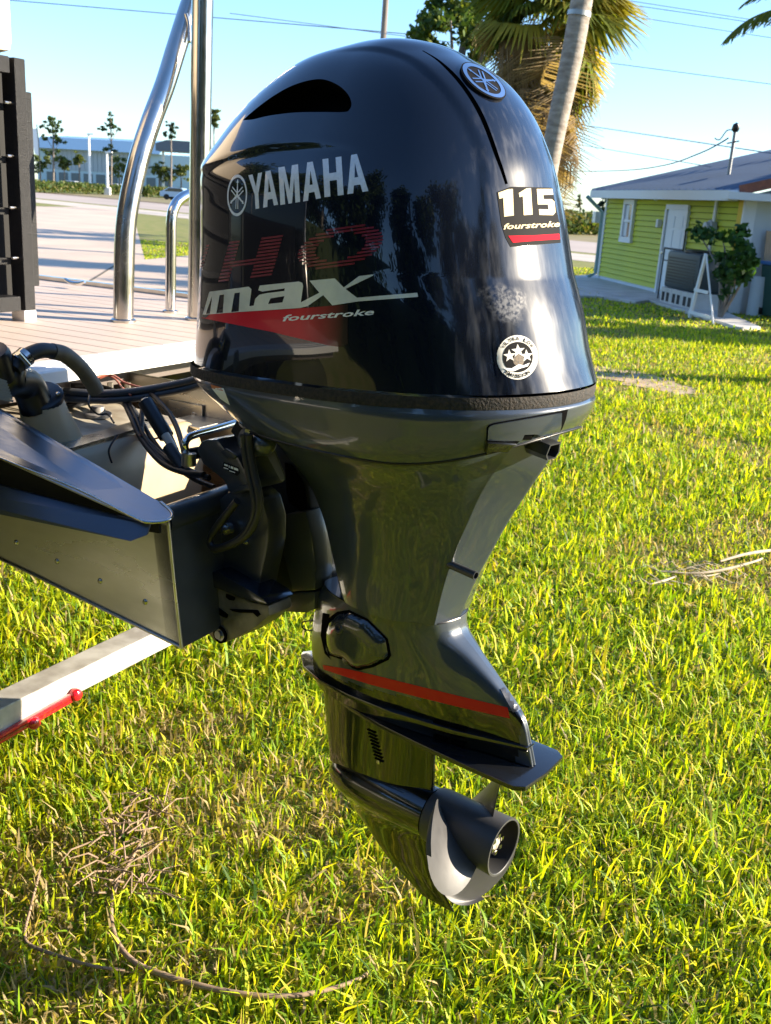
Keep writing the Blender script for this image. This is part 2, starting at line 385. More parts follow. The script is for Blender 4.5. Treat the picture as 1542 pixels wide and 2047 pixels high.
# ------------------------------------------------------------------ outboard motor
motor = thing('outboard_motor', 'big dark navy and grey outboard motor hanging from the aluminium boat pod', 'outboard motor', ORG, MTH)
CL = MA, MS
CAM_M = Vector(((CAM-ORG).dot(MA), (CAM-ORG).dot(MS), CAM.z))
def ray_m(u, v):
    r = ray(u, v); return Vector((r.dot(MA), r.dot(MS), r.z)).normalized()
def pchip(xs, ys, q):
    xs = np.asarray(xs, float); ys = np.asarray(ys, float); h = np.diff(xs); d = np.diff(ys)/h
    m = np.zeros_like(ys); m[1:-1] = (d[:-1]*h[1:]+d[1:]*h[:-1])/(h[:-1]+h[1:]); m[0] = d[0]; m[-1] = d[-1]
    i = np.clip(np.searchsorted(xs, q)-1, 0, len(xs)-2); t = (q-xs[i])/h[i]
    return (2*t**3-3*t**2+1)*ys[i]+(t**3-2*t**2+t)*h[i]*m[i]+(-2*t**3+3*t**2)*ys[i+1]+(t**3-t**2)*h[i]*m[i+1]
COWL = np.array([(1.215, -0.413, 0.340, 0.252), (1.280, -0.404, 0.320, 0.254), (1.370, -0.395, 0.299, 0.254), (1.460, -0.390, 0.271, 0.252), (1.530, -0.392, 0.250, 0.247),
 (1.580, -0.396, 0.234, 0.237), (1.630, -0.364, 0.216, 0.212), (1.690, -0.311, 0.181, 0.178), (1.735, -0.255, 0.136, 0.143), (1.765, -0.202, 0.080, 0.109), (1.785, -0.124, 0.031, 0.071), (1.7965, -0.085, -0.045, 0.022)])
def sect(xf, xb, wd, pf=2.7, pb=2.2, n=200):
    a = np.linspace(0, 2*pi, n, endpoint=False); c, s = np.cos(a), np.sin(a); xm = xf*.45+xb*.55
    x = np.where(c > 0, xm+(xb-xm)*np.abs(c)**(2/pb), xm-(xm-xf)*np.abs(c)**(2/pf)); y = wd*np.sign(s)*np.abs(s)**(2/np.where(c > 0, pb, pf))
    # resample evenly by arc length
    p = np.stack([x, y], 1); q = np.vstack([p, p[:1]]); sl_ = np.r_[0, np.cumsum(np.linalg.norm(np.diff(q, axis=0), axis=1))]
    t = np.linspace(0, sl_[-1], n, endpoint=False)
    return np.interp(t, sl_, q[:, 0]), np.interp(t, sl_, q[:, 1])
def zband(x): return 1.247+.06*x
NA, NZ = 220, 150
ki = np.arange(len(COWL), dtype=float); q_ = np.linspace(0, len(COWL)-1, NZ)
cz, cxf, cxb, cw_ = [pchip(ki, COWL[:, j], q_) for j in range(4)]
rows = []
for z, xf, xb, wd in zip(cz, cxf, cxb, cw_):
    x, y = sect(xf, xb, max(wd, .012), n=NA)
    zz = np.full_like(x, z)
    if z < 1.45:
        b0 = zband(x)+.022; zz = b0+(z-1.215)/(1.45-1.215)*(1.45-b0)
    rows.append(np.stack([x, y, zz], 1))
CW = np.array(rows)                          # NZ, NA, 3
def normals_of(Wg):
    du = np.roll(Wg, -1, 1)-np.roll(Wg, 1, 1); dv = np.gradient(Wg, axis=0); n = np.cross(du, dv); n /= np.linalg.norm(n, axis=2)[..., None]+1e-9
    return n
def grid_faces(nz, na): 
    return [(i*na+k, i*na+(k+1) % na, (i+1)*na+(k+1) % na, (i+1)*na+k) for i in range(nz-1) for k in range(na)]
GF = grid_faces(NZ, NA) + [tuple((NZ-1)*NA+k for k in range(NA)), tuple(range(NA-1, -1, -1))]
def bvh_of(V, F): return BVHTree.FromPolygons([tuple(p) for p in V], F)
base_bvh = bvh_of(CW.reshape(-1, 3), GF)
def hit(bvh, u, v, off=0.):
    h = bvh.ray_cast(CAM_M, ray_m(u, v))
    if h[0] is None: return None
    n = h[1]
    if n.dot(ray_m(u, v)) > 0: n = -n
    return h[0]+n*off
def hits(bvh, pts): return [p for p in (hit(bvh, *q) for q in pts) if p is not None]
# raised aft band with a crisp shoulder, and the recessed side panel
crease = hits(base_bvh, [(815, 118), (857, 148), (904, 200), (935, 247), (958, 300), (966, 345), (964, 450), (964, 565), (988, 673), (997, 792)])
cr_ = np.array(sorted([(p.z, -p.y) for p in crease])); 
panel = hits(base_bvh, [(408, 335), (470, 307), (540, 291), (620, 286), (690, 290), (770, 315), (850, 362), (902, 450), (926, 560), (934, 680), (930, 775)])
pan = np.array([(p.x, p.z) for p in panel] + [(panel[-1].x, 1.0), (-.6, 1.0), (-.6, panel[0].z)])
N0 = normals_of(CW); X, Y, Z = CW[..., 0], CW[..., 1], CW[..., 2]
sstep = lambda t: np.clip(t, 0, 1)**2*(3-2*np.clip(t, 0, 1))
yb = np.interp(Z, cr_[:, 0], cr_[:, 1])
raise_ = sstep((yb-np.abs(Y))/.010+.5)*sstep((X+.12)/.12)*.0035
def poly_sd(px, pz, P):
    d = np.full(px.shape, 1e9); n = len(P)
    for i in range(n):
        a, b = P[i], P[(i+1) % n]; ab = b-a; t = np.clip(((px-a[0])*ab[0]+(pz-a[1])*ab[1])/(ab@ab+1e-12), 0, 1)
        d = np.minimum(d, np.hypot(px-a[0]-t*ab[0], pz-a[1]-t*ab[1]))
    return np.where(in_poly(px.ravel(), pz.ravel(), P).reshape(px.shape), d, -d)
sd_ = poly_sd(X, Z, pan)
dent = sstep(sd_/.012+.3)*np.where(np.abs(Y) > .08, 1, 0)*.0045*sstep((.10-X)/.22)
# a soft rib runs along the upper edge of the side panel
CW = CW + N0*(raise_-dent)[..., None]
cowl_V = CW.reshape(-1, 3); cowl_bvh = bvh_of(cowl_V, GF)
SCUFF = tuple(hit(cowl_bvh, 1013, 606))
PAINT = paint_mat()
cmb = MB(); cmb.add([tuple(p) for p in cowl_V], GF)
cowling = obj('cowling', cmb, PAINT, motor, smooth=40)
# cut the air scoops and the two long grooves out of the shell
def cutter(mb, m):
    o = obj('cutter', mb, m, motor); return o
scoop_px = [(486, 240), (497, 230), (520, 211), (548, 191), (580, 173), (612, 162), (640, 158), (662, 163), (682, 174), (697, 190), (703, 207), (699, 219), (688, 224), (640, 224), (590, 225), (540, 231), (505, 239)]
cuts = []
pts2 = [(p.x, p.y) for p in catmull([Vector((*p, 0)) for p in scoop_px+[scoop_px[0]]], 4)[:-1]]
outer = [my(u, v, -.32) for u, v in pts2]
surf = [hit(base_bvh, u, v) for u, v in pts2]
inner = []
for u, v in pts2:
    h = hit(base_bvh, u, v); d = ray_m(u, v)
    inner.append(h + Vector((d.x*.02, .040, -.012)) if h else my(u, v, -.12))
n_ = len(pts2)
for s in (1, -1):
    vs = [Vector((p.x, p.y*s, p.z)) for p in outer]+[Vector((p.x, p.y*s, p.z)) for p in surf]+[Vector((p.x, p.y*s, p.z)) for p in inner]
    fs = [(i, (i+1) % n_, n_+(i+1) % n_, n_+i) for i in range(n_)]+[(n_+i, n_+(i+1) % n_, 2*n_+(i+1) % n_, 2*n_+i) for i in range(n_)]
    fs += [tuple(range(n_-1, -1, -1)), tuple(2*n_+i for i in range(n_))]
    cuts.append(cutter(MB().add(vs, fs), MATTE))
gl = hits(cowl_bvh, [(845, 101), (870, 116), (895, 137), (920, 164), (945, 199), (965, 236), (980, 273), (993, 310), (1004, 340), (1013, 368)])
for s in (1, -1):
    cuts.append(cutter(MB().tube([Vector((p.x, p.y*s, p.z)) for p in gl], [.0012, .0042, .0048, .0045, .003], 8, smooth=4), MATTE))
for c in cuts:
    m = cowling.modifiers.new('cut', 'BOOLEAN'); m.operation = 'DIFFERENCE'; m.object = c; m.solver = 'EXACT'
    try: m.material_mode = 'TRANSFER'
    except Exception: pass
bpy.context.view_layer.update()
dg = bpy.context.evaluated_depsgraph_get(); new = bpy.data.meshes.new_from_object(cowling.evaluated_get(dg), depsgraph=dg)
cowling.modifiers.clear(); old = cowling.data; cowling.data = new; new.name = 'cowling'
if MATTE.name not in [m.name for m in new.materials if m]: new.materials.append(MATTE)
new.polygons.foreach_set('use_smooth', [True]*len(new.polygons)); new.set_sharp_from_angle(angle=rad(32))
for c in cuts: bpy.data.objects.remove(c, do_unlink=True)
# dark gap on top: weathered rubber seal band
def band_rows(z0f, z1f, grow, lv=4):
    out = []
    for i in range(lv):
        t = i/(lv-1); x, y = sect(COWL[0, 1]-grow, COWL[0, 2]+grow, COWL[0, 3]+grow, n=160); z = z0f(x)*(1-t)+z1f(x)*t
        g2 = .0 if 0 < i < lv-1 else -.002
        out.append([(a*(1+g2), b*(1+g2), c) for a, b, c in zip(x, y, z)])
    return out
obj('seal_band', MB().grid(band_rows(zband, lambda x: zband(x)+.0185, .0025, 5), True), RUB, motor, smooth=40)
# lower cowl (pan)
def zseam(x): return 1.163+.03*x+1.2*np.maximum(0, x-.13)**2
PANL = [(0., -.411, .339, .252), (.12, -.410, .343, .2535), (.35, -.388, .342, .252), (.6, -.350, .338, .249), (.85, -.312, .330, .243), (1., -.292, .322, .237)]
def pan_rows(grow=0, nr=26, n=200):
    P = np.array(PANL); out = []
    for s in np.linspace(0, 1, nr):
        xf, xb, wd = [pchip(P[:, 0], P[:, j], np.array([s]))[0] for j in (1, 2, 3)]
        x, y = sect(xf-grow, xb+grow, wd+grow, 2.6, 2.25, n); z = zband(x)*(1-s)+zseam(x)*s
        out.append(np.stack([x, y, z], 1))
    return np.array(out)
PR = pan_rows(); pan_mb = MB().grid([[tuple(p) for p in r] for r in PR], True, False, True)
lower_cowl = obj('lower_cowl', pan_mb, GREY, motor, smooth=50)
PANF = grid_faces(26, 200); pan_bvh = bvh_of(PR.reshape(-1, 3), PANF)
# lofted bodies from half outlines (front -> aft), mirrored
def half_loft(levels, nper=16, nz=40, sharp=()):
    if sharp:
        lv2 = []
        for z, P in levels:
            Q = []
            for i, p in enumerate(P):
                if i in sharp:
                    a, b = P[i-1], P[i+1]
                    for q in (a, b): Q.append((p[0]+(q[0]-p[0])*.13, p[1]+(q[1]-p[1])*.13))
                else: Q.append(p)
            lv2.append((z, Q))
        levels = lv2
    """levels: [(z, [(x, y) ...])] with equal counts"""
    zs = np.array([l[0] for l in levels]); K = len(levels[0][1]); order = np.argsort(zs); zs = zs[order]
    pts = np.array([levels[i][1] for i in order]); zq = np.linspace(zs[0], zs[-1], nz); rows = []
    ctr = np.stack([np.stack([pchip(zs, pts[:, k, j], zq) for k in range(K)], 1) for j in (0, 1)], 2)
    for i, z in enumerate(zq):
        c = ctr[i]; c3 = [Vector((*p, 0)) for p in c]
        half = catmull(c3, nper); L = [(p.x, -abs(p.y), z) for p in half]; Rr = [(p.x, abs(p.y), z) for p in half[-2:0:-1]]
        rows.append(L+Rr)
    return rows
MID = [(1.215, [(-.16, 0), (-.158, .16), (-.12, .215), (.02, .234), (.15, .222), (.24, .15), (.29, .080), (.318, 0)]),
       (1.165, [(-.15, 0), (-.148, .15), (-.12, .205), (.02, .229), (.14, .214), (.215, .15), (.262, .085), (.302, 0)]),
       (1.115, [(-.135, 0), (-.133, .12), (-.112, .165), (.01, .190), (.12, .178), (.19, .128), (.234, .082), (.276, 0)]),
       (1.06, [(-.12, 0), (-.118, .085), (-.098, .122), (.01, .155), (.10, .150), (.17, .112), (.211, .078), (.247, 0)]),
       (1.0, [(-.10, 0), (-.098, .072), (-.078, .103), (.01, .132), (.09, .128), (.15, .098), (.188, .074), (.220, 0)]),
       (.93, [(-.085, 0), (-.083, .062), (-.060, .093), (.01, .112), (.08, .108), (.13, .088), (.167, .068), (.190, 0)]),
       (.845, [(-.07, 0), (-.068, .055), (-.036, .086), (.01, .098), (.07, .095), (.11, .078), (.146, .056), (.160, 0)])]
mrows = half_loft(MID, 10, 44, (1, 6)); mid = obj('mid_section_cover', MB().grid(mrows, True, True, True), GREY, motor, smooth=50)
mid_bvh = bvh_of([p for r in mrows for p in r], grid_faces(len(mrows), len(mrows[0])))
obj('seam_gasket', MB().tube([Vector((p[0]*1.0, p[1]*1.0, float(zseam(np.array(p[0])))-.001)) for p in [(a[0], a[1]) for a in PR[-1][::3]]]+[Vector((PR[-1][0][0], PR[-1][0][1], float(zseam(np.array(PR[-1][0][0])))-.001))], .0022, 6, False), BLACK, motor, smooth=60)
LOW = [(.848, [(-.120, 0), (-.117, .045), (-.06, .080), (.02, .090), (.09, .083), (.135, .060), (.154, .034), (.161, 0)]),
       (.82, [(-.135, 0), (-.130, .046), (-.07, .078), (.02, .086), (.10, .074), (.145, .050), (.164, .028), (.170, 0)]),
       (.795, [(-.142, 0), (-.137, .044), (-.07, .075), (.02, .082), (.11, .068), (.165, .042), (.195, .022), (.202, 0)]),
       (.75, [(-.152, 0), (-.146, .042), (-.08, .070), (.02, .076), (.13, .058), (.21, .032), (.252, .015), (.258, 0)]),
       (.705, [(-.156, 0), (-.150, .038), (-.08, .066), (.03, .072), (.15, .052), (.25, .025), (.303, .010), (.308, 0)]),
       (.66, [(-.152, 0), (-.146, .035), (-.08, .061), (.03, .067), (.16, .048), (.26, .023), (.322, .009), (.326, 0)]),
       (.622, [(-.146, 0), (-.140, .030), (-.08, .055), (.03, .060), (.16, .043), (.26, .021), (.334, .009), (.338, 0)])]
lrows = half_loft(LOW, 10, 40); lower_unit = obj('lower_unit_casing', MB().grid(lrows, True, True, True), GREY, motor, smooth=50)
lower_unit.data.materials.append(GLOSSB)
for f_ in lower_unit.data.polygons:      # the flange below the stripe is gloss black
    if f_.center.z < .668+.118*(f_.center.x+.1) and f_.center.z < .74 and f_.center.x < .312: f_.material_index = 1
low_bvh = bvh_of([p for r in lrows for p in r], grid_faces(len(lrows), len(lrows[0])))
# flush joint line between cover and lower unit
obj('joint_line', MB().tube([Vector((p[0]*1.004, p[1]*1.01, .8465)) for p in lrows[-1]]+[Vector((lrows[-1][0][0]*1.004, lrows[-1][0][1]*1.01, .8465))], .0018, 6, False), BLACK, motor)

# --- prints and patches laid on a body by casting the outline on to its surface
def poly_grid(polys, step):
    vs = []; es = []
    for P in polys:
        b = len(vs); n = len(P)
        Q = []
        for i in range(n):
            a = Vector(P[i]); c = Vector(P[(i+1) % n]); k = max(1, int((c-a).length/step))
            Q += [a.lerp(c, j/k) for j in range(k)]
        vs += Q; n = len(Q); es += [(b+i, b+(i+1) % n) for i in range(n)]
    xs = [p.x for p in vs]; ys = [p.y for p in vs]
    nb = len(vs)
    gx = np.arange(min(xs)+step*.4, max(xs), step); gy = np.arange(min(ys)+step*.4, max(ys), step)
    if len(gx) and len(gy):
        A_, B_ = np.meshgrid(gx, gy); A_ = A_.ravel(); B_ = B_.ravel(); ins = np.zeros(len(A_), bool)
        for P in polys: ins ^= in_poly(A_, B_, [tuple(p) for p in P])
        bv = np.array([(p.x, p.y) for p in vs]); 
        for a, b in zip(A_[ins], B_[ins]):
            if np.min(np.hypot(bv[:, 0]-a, bv[:, 1]-b)) > step*.35: vs.append(Vector((a, b)))
    r = delaunay_2d_cdt(vs, es, [], 0, 1e-5); V2 = [(p.x, p.y) for p in r[0]]; F2 = [tuple(f) for f in r[2]]
    ct = np.array([[sum(V2[i][k] for i in f)/len(f) for k in (0, 1)] for f in F2]); ok = np.zeros(len(F2), bool)
    for P in polys: ok ^= in_poly(ct[:, 0], ct[:, 1], [tuple(p) for p in P])
    return V2, [f for f, o in zip(F2, ok) if o]
def cast(bvh, V2, F2, off):
    h = [hit(bvh, u, v, off) for u, v in V2]
    fs = [f for f in F2 if all(h[i] is not None for i in f)]
    vs = [p if p is not None else Vector((0, 0, 0)) for p in h]
    # drop faces that bridge a silhouette
    fs = [f for f in fs if max((vs[f[i]]-vs[f[i-1]]).length for i in range(len(f))) < .06]
    used = sorted({i for f in fs for i in f}); mp = {a: b for b, a in enumerate(used)}
    return [vs[i] for i in used], [tuple(mp[i] for i in f) for f in fs]
def decal(name, bvh, polys, m, parent, off=.0006, step=9):
    V2, F2 = poly_grid([[Vector(p) for p in P] for P in polys], step)
    vs, fs = cast(bvh, V2, F2, off)
    return obj(name, MB().add(vs, fs), m, parent, smooth=60, fix=False)
def slab(name, bvh, poly, m, parent, th, step=10, off=0., bevel=0, sink=.004):
    V2, F2 = poly_grid([[Vector(p) for p in poly]], step); vs, fs = cast(bvh, V2, F2, off+th); lo, _ = cast(bvh, V2, F2, off-sink)
    n = len(vs); ed = {}
    for f in fs:
        for i in range(len(f)):
            e = (f[i-1], f[i]); k = tuple(sorted(e)); ed[k] = None if k in ed else e
    mb = MB().add(vs+lo, fs+[tuple(i+n for i in reversed(f)) for f in fs]+[(e[1], e[0], e[0]+n, e[1]+n) for e in ed.values() if e])
    return obj(name, mb, m, parent, smooth=35, bevel=0)
def c1(x, y): return (370+x/3.0235, 60+y/3.0235)       # reading frames of the close-ups
def c2(x, y): return (370+x/3.0235, 400+y/3.0235)
def c3(x, y): return (800+x/3.855, 60+y/3.855)
def c4(x, y): return (800+x/3.855, 440+y/3.855)
GLY = {'Y': [[(0, 1), (.30, 1), (.5, .62), (.70, 1), (1, 1), (.64, .42), (.64, 0), (.36, 0), (.36, .42)]],
       'A': [[(0, 0), (.28, 0), (.34, .2), (.66, .2), (.72, 0), (1, 0), (.66, 1), (.34, 1)], [(.41, .40), (.59, .40), (.50, .78)]],
       'M': [[(0, 0), (.24, 0), (.24, .66), (.41, 0), (.59, 0), (.76, .66), (.76, 0), (1, 0), (1, 1), (.68, 1), (.5, .36), (.32, 1), (0, 1)]],
       'H': [[(0, 0), (.31, 0), (.31, .41), (.69, .41), (.69, 0), (1, 0), (1, 1), (.69, 1), (.69, .61), (.31, .61), (.31, 1), (0, 1)]]}
def quad_map(g, TL, TR, BR, BL, f):
    out = []
    for P in GLY[g]:
        out.append([f(*[(TL[i]*(1-x)+TR[i]*x)*y+(BL[i]*(1-x)+BR[i]*x)*(1-y) for i in (0, 1)]) for x, y in P])
    return out
for g, q in (('Y', ((385, 879), (468, 861), (480, 1071), (400, 1089))), ('A', ((458, 862), (550, 842), (565, 1056), (474, 1075))), ('M', ((566, 832), (686, 812), (698, 1039), (579, 1058))),
             ('A', ((706, 808), (808, 790), (824, 1017), (716, 1037))), ('H', ((833, 782), (947, 765), (961, 997), (845, 1011))), ('A', ((968, 762), (1078, 744), (1110, 974), (983, 993)))):
    decal('brand_letter', cowl_bvh, quad_map(g, *q, c1), SILV, cowling, step=12)
def ell(cx, cy, rx, ry, tilt=0, n=40, a0=0, a1=2*pi):
    return [(cx+cos(t)*rx*cos(tilt)-sin(t)*ry*sin(tilt), cy+cos(t)*rx*sin(tilt)+sin(t)*ry*cos(tilt)) for t in [a0+(a1-a0)*i/n for i in range(n+(0 if abs(a1-a0-2*pi) < 1e-6 else 1))]]
def fork_polys(cx, cy, rx, ry, tilt=0, rot=0):
    """three crossed tuning forks in a ring, drawn in an ellipse frame"""
    out = []
    M = lambda x, y: (cx+x*rx*cos(tilt)-y*ry*sin(tilt), cy+x*rx*sin(tilt)+y*ry*cos(tilt))
    for k in range(3):
        a = rot+k*2*pi/3; c, s = cos(a), sin(a); T = lambda x, y: M(x*c-y*s, x*s+y*c)
        out.append([T(*p) for p in ((-.035, -.70), (.035, -.70), (.07, -.1), (.13, .03), (.13, .66), (.06, .66), (.06, .1), (-.06, .1), (-.06, .66), (-.13, .66), (-.13, .03), (-.07, -.1))])
        out.append([T(*p) for p in ((0, -.82), (.10, -.62), (-.10, -.62))])
    return out
def emblem(prefix, bvh, cx, cy, rx, ry, tilt, m, parent, off, rot=0, ring=.86):
    decal(prefix+'_ring', bvh, [ell(cx, cy, rx, ry, tilt), ell(cx, cy, rx*ring, ry*ring, tilt)], m, parent, off, 5)
    for P in fork_polys(cx, cy, rx*.98, ry*.98, tilt, rot): decal(prefix+'_fork', bvh, [P], m, parent, off, 5)
ex, ey = c1(318, 1000); emblem('emblem', cowl_bvh, ex, ey, 20, 41.5, .03, SILV, cowling, .0007)
# long word in slanted capitals, silver, with its speed line
mx_ = [(110, 694), (151, 554), (388, 523), (405, 538), (392, 641), (418, 638), (428, 596), (452, 572), (500, 562), (604, 549), (607, 533), (470, 553), (446, 545), (455, 516), (690, 492), (712, 500), (717, 520), (703, 618), (815, 560), (755, 487), (908, 473), (962, 528), (1055, 459), (1143, 449), (1138, 457), (972, 537), (1042, 590), (1405, 560), (1410, 585), (1050, 612), (893, 636), (838, 574), (745, 640), (700, 652), (330, 676)]
mh = [[(130, 688), (158, 606), (163, 582), (165, 606), (154, 686)], [(193, 684), (213, 574), (240, 570), (232, 680)], [(283, 677), (303, 562), (335, 558), (328, 672)], [(505, 628), (520, 594), (604, 580), (592, 618)]]
decal('series_lettering', cowl_bvh, [[c2(*p) for p in P] for P in [mx_]+mh], CHAMP, cowling, .0009, 10)
WEDGE = bpy.data.materials.get('x') or mat('red_wedge_print', (.42, .004, .012), .3, coat=.25, spec=.25)
def wedge_fade():
    N = WEDGE.node_tree.nodes; L = WEDGE.node_tree.links; tc = [n for n in N if n.type == 'TEX_COORD'][0]; sx = N.new('ShaderNodeSeparateXYZ'); L.new(tc.outputs['Object'], sx.inputs[0])
    cr = N.new('ShaderNodeMapRange'); cr.clamp = True; a, b = hit(cowl_bvh, *c2(690, 760)).x, hit(cowl_bvh, *c2(960, 790)).x
    cr.inputs[1].default_value = a; cr.inputs[2].default_value = b; L.new(sx.outputs[0], cr.inputs[0])
    mixn = N.new('ShaderNodeMixRGB'); mixn.inputs[1].default_value = (.62, .006, .018, 1); mixn.inputs[2].default_value = (.012, .004, .007, 1); L.new(cr.outputs[0], mixn.inputs[0]); L.new(mixn.outputs[0], N['Principled BSDF'].inputs[0])
wedge_fade()
decal('red_wedge_stripe', cowl_bvh, [[c2(*p) for p in ((100, 712), (160, 690), (325, 678), (700, 654), (890, 638), (985, 630), (985, 868), (940, 888), (870, 878), (520, 795))]], WEDGE, cowling, .0006, 12)
# faded striped capitals
for k in range(13):
    y = 205+k*21; sh = lambda x: -(x-600)*.13
    f = lambda x, yy: c2(x+(330-yy)*.28, yy+sh(x))
    row = []
    if k < 12:
        row += [(235, 300), (430, 560)] if not 6 <= k <= 7 else [(235, 560)]
        t = (k-5.5)/6.2
        if abs(t) < 1:
            w_o = 255*sqrt(1-t*t); w_i = 150*sqrt(max(0, 1-(t/.62)**2)) if abs(t) < .62 else 0
            row += [(940-w_o, 940-w_i), (940+w_i, 940+w_o)] if w_i else [(940-w_o, 940+w_o)]
        if k < 8: row += [(95, 115)]
    for a, b in row:
        if b-a > 6: decal('faded_stripe', cowl_bvh, [[f(a, y), f(b, y), f(b, y+12), f(a, y+12)]], FADRED, cowling, .0005, 14)
# small lettering set from the built-in font
def text_mesh(txt, shear=0., offset=0.):
    cu = bpy.data.curves.new('t', 'FONT'); cu.body = txt; cu.shear = shear; cu.offset = offset; cu.resolution_u = 2
    o = bpy.data.objects.new('t', cu); COL.objects.link(o); bpy.context.view_layer.update(); d = bpy.context.evaluated_depsgraph_get()
    me = bpy.data.meshes.new_from_object(o.evaluated_get(d), depsgraph=d)
    v = [(p.co.x, p.co.y) for p in me.vertices]; f = [tuple(p.vertices) for p in me.polygons]
    bpy.data.objects.remove(o, do_unlink=True); bpy.data.curves.remove(cu); bpy.data.meshes.remove(me)
    x0 = min(p[0] for p in v); x1 = max(p[0] for p in v); 
    return [((p[0]-x0)/(x1-x0), p[1]) for p in v], f
def text_decal(name, bvh, txt, f, m, parent, shear=0., off=.0009, boff=.0):
    v, fs = text_mesh(txt, shear, boff); V2 = [f(x, y) for x, y in v]
    vs, fc = cast(bvh, V2, fs, off); return obj(name, MB().add(vs, fc), m, parent, fix=False)
text_decal('four_stroke_lettering', cowl_bvh, 'fourstroke', lambda x, y: c2(592+x*552-0*y, 732-x*40-y*52), WHITEP, cowling, .25, boff=.02)
# aft label: 115
decal('power_label', cowl_bvh, [[c3(*p) for p in ((745, 1250), (850, 1208), (1160, 1215), (1170, 1222), (1225, 1480), (1236, 1640), (850, 1672), (812, 1600), (780, 1500))]], DARKP, cowling, .0005, 12)
one = lambda dx, dy, s: [[c3(*p) for p in ((755+dx, 1255+dy), (830+dx, 1228+dy), (866+dx, 1226+dy), (874+dx, 1430+dy-s), (800+dx, 1440+dy-s), (792+dx, 1295+dy), (762+dx, 1302+dy))]]
decal('power_numeral', cowl_bvh, one(0, 0, 0), CREAMP, cowling, .0010, 9)
decal('power_numeral', cowl_bvh, [[c3(*p) for p in ((912, 1258), (970, 1222), (1005, 1220), (1018, 1424), (950, 1428), (943, 1282), (918, 1290))]], CREAMP, cowling, .0010, 9)
decal('power_numeral', cowl_bvh, [[c3(*p) for p in ((1050, 1226), (1170, 1226), (1176, 1270), (1100, 1272), (1103, 1305), (1165, 1305), (1186, 1325), (1194, 1405), (1176, 1428), (1070, 1426), (1066, 1382), (1140, 1384), (1136, 1346), (1058, 1346))]], CREAMP, cowling, .0010, 9)
text_decal('label_lettering', cowl_bvh, 'fourstroke', lambda x, y: c4(795+x*432, 72-x*22-y*62), CREAMP, cowling, .25, off=.001, boff=.02)
decal('label_red_bar', cowl_bvh, [[c4(*p) for p in ((832, 122), (1030, 118), (1222, 106), (1228, 148), (1040, 160), (868, 175))]], mat('label_red_print', (.55, .006, .02), .7, spec=.06), cowling, .0010, 10)
# round emission label
lx, ly = 1034.3, 714.5
SILW = mat('silver_white_print', (.66, .65, .60), .6, spec=.1)
decal('emission_label', cowl_bvh, [ell(lx, ly, 41, 44.5)], SILW, cowling, .0006, 7)
decal('label_disc', cowl_bvh, [ell(lx+.5, ly-.5, 30, 30.5)], DARKP, cowling, .0010, 7)
def star(cx, cy, r, rot=0): return [(cx+r*(1 if i % 2 == 0 else .42)*sin(pi*i/5+rot), cy-r*(1 if i % 2 == 0 else .42)*cos(pi*i/5+rot)) for i in range(10)]
for cx, cy, r in ((lx-16, ly-3, 13), (lx+1, ly-13, 14), (lx+18, ly-3, 13)): decal('label_star', cowl_bvh, [star(cx, cy, r, -.1)], SILW, cowling, .0014, 6)
decal('label_swoosh', cowl_bvh, [[(lx-28, ly+21), (lx-12, ly+22), (lx+2, ly+14), (lx+12, ly+16), (lx+24, ly+11), (lx+20, ly+18), (lx+6, ly+22), (lx-8, ly+28), (lx-20, ly+27)]], WHITEP, cowling, .0014, 6)
decal('label_centre', cowl_bvh, [ell(lx+2, ly+6, 11, 12)], mat('bronze_print', (.16, .11, .06), .5, var=(.05, .04, .03), scale=300), cowling, .0012, 6)
def arc_txt(txt, a0, a1, r, flip, nm):
    n = len(txt)
    for i, ch in enumerate(txt):
        if ch == ' ': continue
        v, fs = text_mesh(ch, 0, .02); a = a0+(a1-a0)*(i/(n-1)); c, s = cos(a), sin(a)
        def f(x, y):
            wx = (x-.5)*7.0; hy = y*10.0-3.4
            if flip: return (lx+(r-hy)*s-wx*c, ly-(r*1.07-hy)*c-wx*s)
            return (lx+(r+hy)*s+wx*c, ly-(r*1.07+hy)*c+wx*s)
        if ch == '.': f = lambda x, y, s=s, c=c: (lx+r*s+(x-.5)*2, ly-r*1.07*c+(y-.1)*8)
        if ch == 'I': g = f; f = lambda x, y, g=g: g(.5+(x-.5)*.25, y)
        V2 = [f(x, y) for x, y in v]; vs, fc = cast(cowl_bvh, V2, fs, .0014)
        if fc: obj(nm, MB().add(vs, fc), DARKP, cowling, fix=False)
arc_txt('ULTRA.LOW', rad(-52), rad(52), 35.2, False, 'label_letter')
arc_txt('EMISSION', rad(180+36), rad(180-36), 35.2, True, 'label_letter')
# raised round badge on the crest
bcx, bcy, btl = 964.5, 165.5, rad(37)
slab('crest_badge', cowl_bvh, ell(bcx, bcy, 53, 21.5, btl, 36), DARKP, cowling, .004, 9)
emblem('crest_emblem', cowl_bvh, bcx, bcy, 50, 19.5, btl, mat('bright_emblem_metal', (.70, .72, .75), .2, metal=1.), cowling, .0048, rot=.5, ring=.80)
